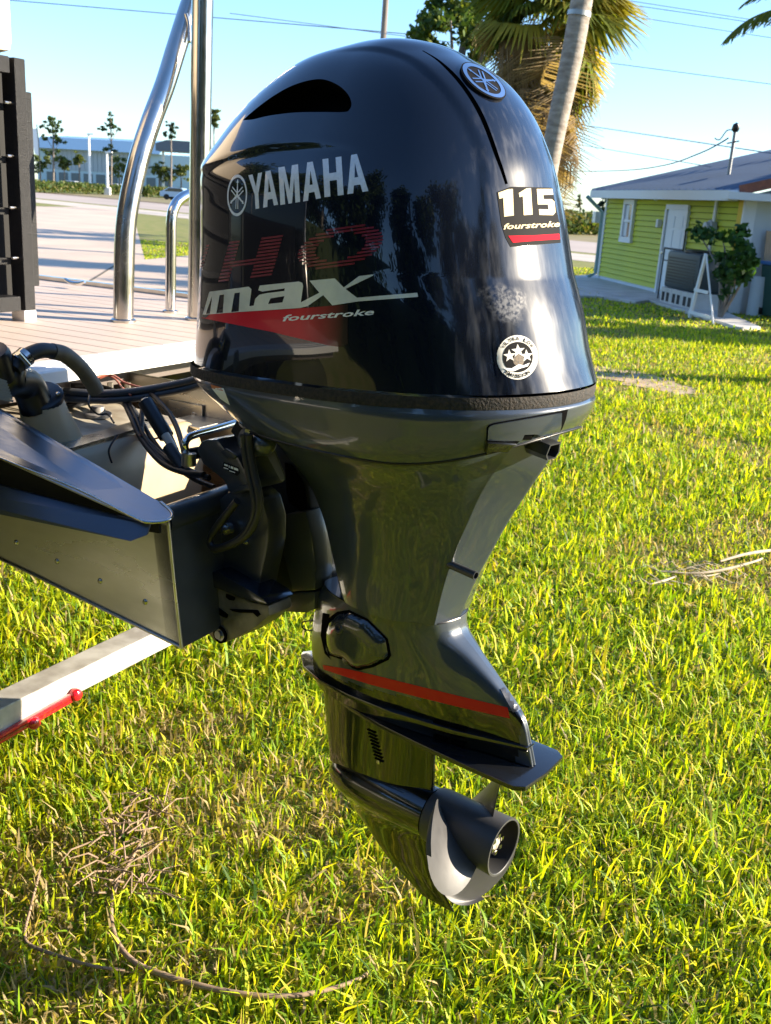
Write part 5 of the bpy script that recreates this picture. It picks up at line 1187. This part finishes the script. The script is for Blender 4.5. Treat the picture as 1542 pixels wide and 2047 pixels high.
# service mast, conduit and electric meter
mb_ = hw(1457, 348, 1.0); mt_ = hw(1467, 262, 1.0)
mast = obj('service_mast', MB().tube([Vector((mb_.x, 1.0, ze+.1)), Vector((mb_.x, 1.0, mt_.z))], .035, 10), mat('grey_conduit', (.25, .27, .28), .5, metal=.5), house, smooth=60)
obj('mast_head', MB().lathe([(0, .05), (.06, .08), (.14, .06), (.18, 0)], (mb_.x, 1.0, mt_.z-.02), (0, 0, 1), 12), BLACK, mast, smooth=40)
obj('mast_bracket', MB().tube([(mb_.x-.28, 1.0, mt_.z-.22), (mb_.x+.22, 1.0, mt_.z-.20)], .015, 6), BLACK, mast); obj('mast_loop', MB().tube([(mb_.x, 1.0, mt_.z), (mb_.x-.25, .95, mt_.z+.02), (mb_.x-.42, .9, mt_.z-.15), (mb_.x-.55, .85, mt_.z-.12)], .012, 6, smooth=5), BLACK, mast)
tag(obj('overhead_wire', MB().tube([at_y(*p) for p in ((1456, 276, 19.3), (1440, 286, 20), (1400, 306, 22), (1330, 330, 26), (1240, 341, 32), (1120, 341, 42), (1000, 330, 55))], .014, 6, smooth=5), WIRE), 'sagging service wire curving up to the roof mast', 'wire', 'overhead wires')
cx0 = hw(1440, 430); obj('conduit', MB().tube([Vector((cx0.x, -.10, ze-.05)), Vector((cx0.x, -.10, .9))], .035, 10), ALUW, house, smooth=60)
obj('electric_meter', MB().lathe([(0, .13), (.10, .13), (.12, .10), (.18, .09), (.20, 0)], (cx0.x-.05, -.06, hw(1428, 455).z), (0, -1, 0), 18), mat('meter_grey', (.36, .38, .40), .4), house, smooth=40)
# things along the wall
acg = hg(1378, 600); acx, acy = acg.x, -1.0
p0 = hg(1362, 612); 
def on_wall_off(u, v, y): return hw(u, v, y)
ACM = mat('dark_condenser_steel', (.016, .032, .044), .45, metal=.2)
blk = thing('block_base', 'pale concrete block base under the dark air conditioner', 'blocks', h0, HTH)
ay = -.52; aL, aR = hw(1350, 580, ay).x, hw(1424, 580, ay).x; bt_, tp2 = hw(1375, 584, ay-.28).z, hw(1375, 505, ay-.28).z
bt_ = max(bt_, .22)
for ix in range(3):
    for iz in range(1):
        x = aL+.05+(aR-aL-.1)*(ix+.5)/3; w_ = (aR-aL-.1)/3-.012
        b_ = obj('block', MB().box((x, ay, bt_/2), (w_, .60, bt_-.002)), PATHM, blk, bevel=.006)
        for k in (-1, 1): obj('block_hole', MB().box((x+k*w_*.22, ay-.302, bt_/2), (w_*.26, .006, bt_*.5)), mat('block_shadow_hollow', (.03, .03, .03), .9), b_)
ac = thing('air_conditioner', 'dark blue grey air conditioner unit in front of the white door', 'air conditioner', h0, HTH)
acx = (aL+aR)/2; aw = (aR-aL)*.92; ah = tp2-bt_
obj('case', MB().box((acx, ay, bt_+ah/2), (aw, .56, ah)), ACM, ac, bevel=.07, smooth=40)
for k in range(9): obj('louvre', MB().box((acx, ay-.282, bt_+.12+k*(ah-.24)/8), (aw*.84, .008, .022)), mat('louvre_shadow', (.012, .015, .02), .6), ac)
obj('fan_guard', MB().lathe([(0, .24), (.03, .24), (.05, .18), (.055, .05), (.055, 0)], (acx, ay, bt_+ah), (0, 0, 1), 24), BLACK, ac, smooth=40)
# white folding A-frame leaning by the unit
af = thing('white_trestle', 'white wooden A frame trestle standing before the air conditioner', 'trestle', h0, HTH)
WPT = mat('white_wood_paint', (.66, .68, .70), .6)
t0, t1 = hw(1382, 612, ay-.75), hw(1412, 508, ay-.75); t0.z = 0
obj('leg', MB().bar(t0, t1, .04, .07), WPT, af, bevel=.004); t2 = hw(1432, 614, ay-.75); t2.z = 0; obj('leg', MB().bar(t2, t1, .02, .03), WPT, af, bevel=.004)
a, b = t0.lerp(t1, .45), t2.lerp(t1, .45); obj('brace', MB().bar(a+Vector((0, -.04, 0)), b+Vector((0, -.04, 0)), .02, .05), WPT, af)
a, b = t0.lerp(t1, .10), t2.lerp(t1, .10); obj('brace', MB().bar(a+Vector((0, -.04, 0)), b+Vector((0, -.04, 0)), .02, .05), WPT, af)
# iron rail at the door step
rl_ = thing('door_railing', 'thin black iron railing at the white house door', 'railing', h0, HTH)
RLM = mat('black_iron', (.015, .02, .02), .5)
q0, q1 = hw(1316, 590, -.6), hw(1318, 494, -.6); q2, q3 = hw(1350, 600, -.6), hw(1352, 497, -.6)
for a, b in ((q0, q1), (q2, q3)): obj('rail_post', MB().tube([Vector((a.x, -.6, 0)), Vector((a.x, -.6, b.z))], .016, 8), RLM, rl_)
obj('top_rail', MB().tube([Vector((q0.x, -.6, q1.z)), Vector((q2.x, -.6, q1.z))], .018, 8), RLM, rl_); obj('mid_rail', MB().tube([Vector((q0.x, -.6, q1.z-.22)), Vector((q2.x, -.6, q1.z-.22))], .012, 8), RLM, rl_)
obj('front_rail', MB().tube([Vector((q0.x, -.1, 1.35)), Vector((dx1+.1, -.1, 1.35))], .015, 8), RLM, rl_); obj('rail_post', MB().tube([Vector((dx1+.1, -.1, 1.35)), Vector((dx1+.1, -.1, 0.1))], .015, 8), RLM, rl_)
# papaya-like shrub
ps = hw(1442, 612, ay-.3); shrub = thing('leafy_shrub', 'dark green leafy shrub between air conditioner and white wall', 'shrub', h0+hdv*ps.x+hin*(ay-.3), HTH)
def sh_(u, v): q = hw(u, v, ay-.3); return (q.x-ps.x, 0, q.z)
for u, v in ((1400, 470), (1445, 480), (1485, 470), (1500, 520), (1425, 540), (1470, 555)):
    e = sh_(u, v); obj('stem', MB().tube([(0, 0, 0), (e[0]*.4, .1, e[2]*.55), (e[0], 0, e[2])], [.03, .02, .008], 8, smooth=4), BARK, shrub, smooth=60)
bl = []
for u, v, rr in ((1395, 462, .22), (1415, 472, .22), (1448, 470, .2), (1480, 462, .18), (1500, 490, .22), (1480, 510, .28), (1505, 525, .2), (1440, 515, .25), (1460, 545, .28), (1490, 550, .25), (1440, 560, .2), (1462, 585, .16)):
    e = sh_(u, v); bl.append((e[0], r_.uniform(-.2, .2), e[2], rr, rr, rr*.7))
V, F, C = leaf_cloud(bl, 900, .15, ((.03, .085, .02), (.05, .12, .025), (.02, .06, .015)), shell=.2); np_mesh('leaves', V, F, LEAFM, shrub, C)
# board, bin, post against the white wing
def wing(u, v, x): 
    r = ray(u, v); p = CAM+r*((h0+hdv*x-CAM).dot(hdv)/r.dot(hdv)); q = p-h0; return Vector((x, q.dot(hin), p.z))
bd = thing('plywood_board', 'tan plywood board leaning on the white house wall behind the bin', 'board', h0, HTH)
b0, b1 = wing(1524, 545, HL+.18), wing(1528, 461, HL+.10)
obj('sheet', MB().add([(HL+.30, b0.y, 0), (HL+.30, b0.y+.75, 0), (HL+.08, b0.y+.75, b1.z), (HL+.08, b0.y, b1.z), (HL+.32, b0.y, 0), (HL+.32, b0.y+.75, 0), (HL+.10, b0.y+.75, b1.z), (HL+.10, b0.y, b1.z)], [(0, 1, 2, 3), (4, 7, 6, 5), (0, 4, 5, 1), (1, 5, 6, 2), (2, 6, 7, 3), (3, 7, 4, 0)]), mat('plywood', (.42, .30, .19), .7, var=(.36, .25, .15), scale=6, stretch=(1, 6, 1)), bd)
bn = thing('wheelie_bin', 'dark green wheeled bin with blue lid at the right edge', 'bin', h0, HTH)
n0, n1 = wing(1524, 620, HL+.55), wing(1524, 530, HL+.55); by_ = n0.y+.30; bh = n1.z
obj('bin_body', MB().add([(HL+.30, by_-.22, .04), (HL+.78, by_-.22, .04), (HL+.78, by_+.22, .04), (HL+.30, by_+.22, .04), (HL+.25, by_-.29, bh), (HL+.86, by_-.29, bh), (HL+.86, by_+.29, bh), (HL+.25, by_+.29, bh)], [(0, 3, 2, 1), (4, 5, 6, 7), (0, 1, 5, 4), (1, 2, 6, 5), (2, 3, 7, 6), (3, 0, 4, 7)]), mat('dark_green_plastic', (.012, .06, .045), .5), bn, bevel=.02)
obj('bin_lid', MB().box((HL+.56, by_, bh+.035), (.68, .64, .06)), mat('blue_lid_plastic', (.02, .11, .30), .45), bn, bevel=.02)
for s in (-1, 1): obj('bin_wheel', MB().lathe([(-.03, .10), (.03, .10)], (HL+.33, by_+s*.26, .10), (0, 1, 0), 16), RUB, bn)
wp = thing('white_pipe', 'short fat white pipe standing against the white house wall', 'pipe', h0, HTH)
w0 = wing(1512, 618, HL+.25); w1 = wing(1514, 552, HL+.25); obj('pipe_shaft', MB().lathe([(0, .16), (w1.z, .16), (w1.z, .13), (w1.z-.1, .13)], (HL+.25, w0.y, 0), (0, 0, 1), 18, False), WWALL, wp, smooth=40)
st_ = thing('spiky_plant', 'small spiky plant by the far house corner', 'plant', G(1178, 548))
V, F, C = fan_leaf(400, .5, 16, .2, 5.5, GREENF); o_ = np_mesh('blades', V, F, FROND, st_, C); o_.location = (-.3, 0, .15)
# ------------------------------------------------------------------ background beyond the road
def hedge(name, lab, u0, u1, vb, hgt, n, thick=1.0, size=.4, cat='hedge'):
    a, b = G(u0, vb[0]), G(u1, vb[1]); c = (a+b)/2; L = (b-a).length; t = thing(name, lab, cat, c, atan2((b-a).y, (b-a).x))
    k = max(4, int(L/1.2)); bl = [(-L/2+L*(i+.5)/k, r_.uniform(-.2, .2), hgt*.5, 1.0, thick, hgt*r_.uniform(.42, .56)) for i in range(k)]
    V, F, C = leaf_cloud(bl, n, size, ((.06, .10, .02), (.09, .13, .025), (.045, .08, .02), (.16, .15, .05)), shell=.35); np_mesh('hedge_leaves', V, F, LEAFM, t, C)
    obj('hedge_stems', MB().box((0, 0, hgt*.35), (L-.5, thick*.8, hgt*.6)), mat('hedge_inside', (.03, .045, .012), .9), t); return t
hedge('hedge', 'clipped green hedge beyond the road, behind the black seat frame', 40, 252, (384, 390), 1.35, 9000)
hedge('hedge', 'short darker hedge seen between the two steel arch tubes', 288, 384, (394, 398), 1.5, 5000)
hedge('hedge', 'dark hedge across the road between motor and house corner', 1060, 1202, (466, 470), 1.6, 9000, 1.4)
strip('mulch_bed', 8.0, 10.5, .010, MULCH, -60, 14)
def tree(lab, u, vb, vt, vtrunk, blobs, n, size, cols, tr=.1, cat='tree', name='thin_tree', d=None):
    p = G(u, vb) if d is None else at_y(u, vb, d); p.z = 0; D = p.y; t = thing(name, lab, cat, p)
    T = lambda a, b: (at_y(a, b, D)-p)
    top = T(u, vt); top = Vector((top.x, 0, top.z))
    obj('trunk', MB().tube([(0, 0, 0), (top.x*.5+.05, 0, top.z*.5), top], [tr, tr*.8, tr*.3], 8), BARK, t, smooth=60)
    bl = []
    for (a, b, ra, rb2) in blobs:
        q = T(a, b); s = D/FOC
        for _ in range(7): bl.append((q.x+r_.gauss(0, .5)*ra*s, r_.uniform(-.8, .8)*ra*s, q.z+r_.gauss(0, .5)*rb2*s, ra*s*r_.uniform(.25, .6), ra*s*.5, rb2*s*r_.uniform(.2, .55)))
    V, F, C = leaf_cloud(bl, int(n*1.5), size*.62, cols, shell=.1); np_mesh('crown', V, F, LEAFM, t, C)
    for (a, b, ra, rb2) in blobs[:6]:
        q = T(a, b); obj('limb', MB().tube([(top.x*.6, 0, q.z*.8), (q.x, 0, q.z)], [tr*.3, tr*.15], 6), BARK, t)
    return t
PIN = ((.05, .085, .02), (.075, .115, .025), (.035, .06, .018)); OLV = ((.10, .13, .035), (.13, .15, .04), (.07, .10, .03))
tree('thin tree with bushy tufts nearest the black seat frame', 106, 352, 232, 0, [(103, 240, 13, 9), (112, 262, 12, 9), (92, 275, 11, 8), (120, 285, 12, 8), (98, 300, 14, 9), (125, 318, 12, 8), (88, 255, 9, 7), (110, 250, 10, 9)], 1500, .55, PIN, .16, d=140)
tree('slim lone tree with separate tufts, left of the arch tube', 222, 352, 230, 0, [(220, 236, 7, 9), (210, 256, 10, 5), (228, 254, 9, 5), (238, 258, 7, 4), (222, 246, 9, 6), (215, 298, 9, 5), (226, 292, 8, 4), (230, 300, 7, 4), (222, 270, 6, 4)], 1000, .5, PIN, .14, d=140)
tree('dark tufted tree top between the arch tubes', 342, 352, 243, 0, [(339, 252, 9, 8), (346, 264, 9, 7), (334, 264, 8, 6), (342, 274, 8, 6)], 700, .5, ((.02, .04, .02), (.03, .055, .025)), .14, d=140)
tree('palm with round crown just right of the tall arch post', 428, 352, 232, 0, [(428, 222, 11, 8), (434, 234, 10, 9), (424, 240, 9, 9), (430, 246, 8, 8)], 1200, .5, OLV, .13, 'palm tree', d=130)
for lab, u, v, rr in (('round olive shrub tree left of the white banner', 80, 322, 16), ('pale round tree in front of the blue building end', 128, 322, 13), ('small palm like tree before the grey roof', 158, 312, 12), ('light green bush tree at the foot of the slim tree', 238, 330, 18),
                      ('grey green tree between the arch tubes, left one', 318, 332, 18), ('yellow green tree between the arch tubes, middle one', 338, 345, 17), ('light tree beside the tall arch post', 362, 335, 16)):
    tree(lab, u, 354, v, 0, [(u, v, rr, rr*.7), (u-rr*.5, v+8, rr*.7, rr*.5), (u+rr*.5, v+8, rr*.7, rr*.5), (u, v+14, rr*.8, rr*.5)], 700, .6, OLV, .14, 'tree', 'round_tree', d=150)
tree('lone conical tree between motor and house', 1160, 452, 385, 0, [(1159, 392, 4, 6), (1159, 402, 6, 6), (1160, 412, 6, 5)], 500, .22, PIN, .07, d=75)
tree('soft green treetops behind the right hedge', 1140, 452, 424, 0, [(1125, 430, 14, 10), (1145, 428, 12, 9), (1165, 436, 14, 10), (1185, 440, 12, 9)], 1500, .5, OLV, .2, 'tree', 'round_tree', d=95)
tree('dark bush beside the far house corner', 1206, 470, 405, 0, [(1206, 400, 5, 8), (1203, 415, 6, 9), (1207, 432, 5, 7)], 500, .16, ((.02, .04, .03), (.03, .06, .04)), .05, 'bush', 'dark_bush', d=30)
# far building
def far_pt(u, v, d): return at_y(u, v, d)
BD = 210.; f0, f1 = far_pt(76, 345, BD), far_pt(500, 372, BD-10); f0.z = f1.z = 0; fl = f1-f0; FL = fl.length
bld = thing('office_building', 'long low blue grey building far beyond the road', 'building', f0, atan2(fl.y, fl.x))
BW = mat('pale_cyan_wall', (.42, .52, .56), .7); BR = mat('blue_glass_band', (.16, .28, .40), .25, spec=.6); BG = mat('grey_cladding', (.34, .37, .40), .6)
zl, zm, zt_ = far_pt(150, 318, BD).z, far_pt(150, 300, BD).z, far_pt(150, 276, BD).z
obj('wall', MB().box((FL/2, 6, zm/2), (FL, 12, zm)), BW, bld)
for k in range(24): obj('cladding_panel', MB().box((FL*(k+.5)/24*.5+2, -.06, zm*.72), (FL/48-.12, .1, zm*.5)), BG, bld)
roofb = obj('roof', MB().prism([(-1, -1.2, zm), (-1, 13, zm), (-1, 13, zt_+.8), (-1, 3, zt_)], (FL*.62, 0, 0)), BR, bld)
for k in range(10): obj('window', MB().box((2+k*FL*.6/10+1, -.08, zm*.22), (FL*.6/10-.8, .1, zm*.36)), mat('far_window_glass', (.05, .09, .12), .2), bld)
cb = far_pt(318, 300, 150.); canopy = thing('station_canopy', 'dark rounded canopy roof showing between the arch tubes', 'canopy', (cb.x, 150, 0))
cz0 = far_pt(318, 302, 150.).z; cz1 = far_pt(318, 280, 150.).z
obj('canopy_roof', MB().prism([(0, -2, cz0), (7, -2, cz0), (7, -2, cz1-.2), (5, -2, cz1), (1.5, -2, cz1), (0, -2, cz1-.5)], (0, 5, 0)), mat('grey_canopy', (.10, .12, .15), .5), canopy)
for x in (.6, 6.2): obj('canopy_post', MB().box((x, 0, cz0/2), (.3, .3, cz0)), ALUW, canopy)
for lab, u, vt, vb in (('tall white lamp post left of the slim tree', 180, 268, 358), ('shorter white lamp post right of the tall one', 215, 304, 360)):
    p = far_pt(u, vb, 135.); t = thing('lamp_post', lab, 'lamp post', (p.x, 135, 0), 0, 'white lamp posts'); h_ = far_pt(u, vt, 135.).z
    obj('post_shaft', MB().tube([(0, 0, 0), (0, 0, h_)], [.20, .13], 8), ALUW, t); obj('post_base', MB().box((0, 0, .45), (.7, .7, .9)), ALUW, t); obj('lamp_head', MB().box((.25, 0, h_), (.9, .3, .15)), ALUW, t)
p = far_pt(73, 340, 120.); t = thing('feather_banner', 'white feather banner beside the black seat frame', 'banner', (p.x, 120, 0)); zb, zt2 = far_pt(72, 311, 120.).z, far_pt(70, 256, 120.).z
obj('banner_pole', MB().tube([(.45, 0, 0), (.40, 0, zt2*.8), (.25, 0, zt2+.4)], .05, 6), BLACK, t); obj('banner_cloth', MB().prism([(.38, 0, zb), (.30, 0, zt2), (-.25, 0, zt2-.1), (-.38, 0, zt2-1), (-.1, 0, zb+.2)], (0, .02, 0)), mat('white_banner_cloth', (.8, .8, .78), .7), t)
def car(lab, u, v, d, col, ln_=4.4):
    p = far_pt(u, v, d); t = thing('parked_car', lab, 'car', (p.x, d, 0), -.15, 'cars parked beyond the road'); m = mat('car_paint_'+lab.split()[0], col, .25, coat=1)
    k = ln_/4.4
    obj('car_body', MB().prism([Vector((a*k, -.85, b)) for a, b in ((-2.2, .35), (2.2, .35), (2.2, .75), (1.9, .9), (1.1, .95), (.5, 1.42), (-1.1, 1.45), (-1.9, .98), (-2.2, .9))], (0, 1.7, 0)), m, t, bevel=.06)
    obj('side_window', MB().prism([Vector((a*k, -.87, b)) for a, b in ((-1.6, .98), (.85, .98), (.42, 1.36), (-1.05, 1.38))], (0, 1.74, 0)), MATS['dark_glass'], t)
    for x in (-1.35, 1.35):
        for s in (-1, 1): obj('wheel', MB().lathe([(-.1, .33), (.1, .33)], (x*k, s*.8, .33), (0, 1, 0), 14), RUB, t)
car('white car parked before the far grey wall', 148, 348, 160, (.75, .75, .73)); car('silver car parked right of the slim tree', 232, 352, 160, (.45, .46, .47)); car('pale blue car parked beside the tall arch post', 360, 362, 125, (.35, .47, .62))

# ------------------------------------------------------------------ things lying on the grass
STICK = mat('dry_vine_bark', (.34, .24, .16), .9, var=(.22, .15, .10), scale=60)
vine = thing('dry_vine', 'long brown dry vine curving through the front grass', 'vine', (0, 0, 0))
vp_ = [(300, 1590, .03), (290, 1660, .035), (262, 1720, .04), (232, 1770, .045), (222, 1830, .05), (236, 1885, .05), (272, 1925, .045), (330, 1950, .05), (420, 1975, .055), (510, 1990, .06), (590, 1990, .06), (660, 1977, .055), (720, 1955, .05), (760, 1925, .03)]
obj('vine_stem', MB().tube([G(u, v, z-.012) for u, v, z in vp_], [.003, .0045, .006, .006, .005, .003], 8, smooth=6), STICK, vine, smooth=60)
obj('vine_stem', MB().tube([G(u, v, z) for u, v, z in ((80, 1740, .03), (60, 1820, .04), (50, 1865, .04), (62, 1890, .035), (130, 1915, .04), (190, 1932, .04), (250, 1940, .03))], [.003, .004, .003], 8, smooth=6), STICK, vine, smooth=60)
for k in range(64):
    u, v = 215+r_.uniform(-40, 85)+0, 1790-r_.uniform(0, 210); u += (1790-v)*.18; a = r_.uniform(0, 2*pi); L_ = r_.uniform(.04, .13); p = G(u, v, r_.uniform(.025, .06))
    e = p+Vector((cos(a)*L_, sin(a)*L_, r_.uniform(-.02, .035))); m_ = (p+e)/2+Vector((r_.uniform(-.02, .02), r_.uniform(-.02, .02), .01))
    obj('twig', MB().tube([p, m_, e], [.0022, .0018, .001], 5), STICK, vine)
PALE = mat('bleached_palm_stem', (.52, .44, .32), .8, var=(.36, .29, .20), scale=30)
fs_ = thing('fallen_palm_stem', 'pale dried palm stem with thin strands lying on the right lawn', 'palm stem', (0, 0, 0))
for pts, r0 in (([(1440, 1122, .08), (1490, 1108, .09), (1545, 1100, .08), (1600, 1098, .06)], .012), ([(1315, 1142, .06), (1390, 1146, .06), (1450, 1138, .07), (1510, 1122, .08), (1524, 1116, .07)], .010), ([(1300, 1168, .05), (1330, 1160, .055), (1352, 1152, .05)], .008), ([(1330, 1140, .05), (1400, 1152, .05), (1440, 1146, .05)], .007)):
    obj('stem_strand', MB().tube([G(*p) for p in pts], [r0*.4, r0*.7, r0*.35], 8, smooth=5), PALE, fs_, smooth=60)
for k in range(30):
    u, v = r_.uniform(1265, 1480), r_.uniform(1125, 1172); p = G(u, v, r_.uniform(.03, .07)); a = r_.uniform(-.5, .5)+(pi if k % 2 else 0); L_ = r_.uniform(.06, .2)
    obj('thin_strand', MB().tube([p, p+Vector((cos(a)*L_*.5, sin(a)*L_*.5, .02)), p+Vector((cos(a)*L_, sin(a)*L_, -.01))], [.0022, .002, .001], 5), PALE, fs_)

# ------------------------------------------------------------------ unseen trees and hedge added behind the photographer to darken reflections in gloss paint
def shade_tree(lab, x, y, h, rr, n, seed):
    t = thing('shade_tree', lab, 'tree', (x, y, 0), 0, 'shade trees outside the frame'); rg = np.random.default_rng(seed); q = random.Random(seed)
    obj('trunk', MB().tube([(0, 0, 0), (.15, .1, h*.4), (0, 0, h*.85)], [.25, .18, .06], 10, smooth=4), BARK, t, smooth=60)
    bl = [(q.uniform(-rr, rr)*.8, q.uniform(-rr, rr)*.8, h*q.uniform(.28, .95), rr*.5, rr*.5, h*.16) for _ in range(16)]
    V, F, C = leaf_cloud(bl, n, .42, ((.03, .055, .012), (.045, .075, .016), (.02, .04, .012)), rg, shell=.2); np_mesh('crown', V, F, LEAFM, t, C)
for i, (lab, x, y, h, rr) in enumerate((('broad shade tree added behind the photographer, far left one', -12, -3.0, 8, 3.2), ('tall shade tree added behind the photographer, second from left', -8.0, -6.5, 9, 3.2), ('shade tree added right behind the photographer', -1.5, -7.5, 8, 2.4), ('wide shade tree added behind the photographer, right of middle', 4.5, -8, 9, 3.2), ('shade tree added behind the photographer at the right end', 10, -7, 8, 3.2), ('shade tree added left of the boat, nearer the camera', -13, 2.5, 8, 3.0), ('shade tree added left of the boat, farther away', -15, 8, 8, 3.0))):
    shade_tree(lab, x, y, h, rr, 9500, 500+i)
for i_, (lab, y0_, y1_, n_) in enumerate((('loose shrub row added outside the right edge to shade the front lawn', 1.95, 2.65, 1700),)):
    t = thing('lawn_shrub', lab, 'shrub', (5.2, (y0_+y1_)/2, 0), 0, 'shrubs right of the frame')  # unseen shrub row added to lay dappled shade on the front lawn
    bl = [(r_.uniform(-.4, .4), r_.uniform(y0_, y1_)-(y0_+y1_)/2, r_.uniform(.25, 1.25), .28, .22, .22) for _ in range(16)]
    V, F, C = leaf_cloud(bl, n_, .12, ((.04, .09, .02), (.06, .11, .02)), shell=.2); np_mesh('crown', V, F, LEAFM, t, C)
    for k in range(5): obj('stem', MB().tube([(0, -.3+.15*k, 0), (.1*(k-2), -.3+.15*k, .6), (.15*(k-2), -.35+.18*k, 1.15)], [.02, .015, .006], 6), BARK, t)
for i, (lab, x, y, h, rr) in enumerate((('leafy tree outside the right edge, shading the lawn before the house', 10.0, 14.9, 4.2, 1.5), ('second leafy tree outside the right edge, close to the house', 11.5, 17.6, 5.0, 1.7))):
    shade_tree(lab, x, y, h, rr, 2600, 560+i)
t = thing('dark_hedge', 'tall dark hedge added behind the photographer to darken the cowling reflection', 'hedge', (-2, -5.2, 0))
bl = [(-9+k*1.0, .3*sin(k*2.1), 1.6, .8, .8, 1.7) for k in range(23)]+[(-9-.4*sin(k), k*1.0, 1.6, .8, .8, 1.7) for k in range(1, 13)]
V, F, C = leaf_cloud(bl, 15000, .28, ((.022, .045, .012), (.03, .06, .014), (.016, .035, .01)), shell=.5); np_mesh('hedge_leaves', V, F, LEAFM, t, C)
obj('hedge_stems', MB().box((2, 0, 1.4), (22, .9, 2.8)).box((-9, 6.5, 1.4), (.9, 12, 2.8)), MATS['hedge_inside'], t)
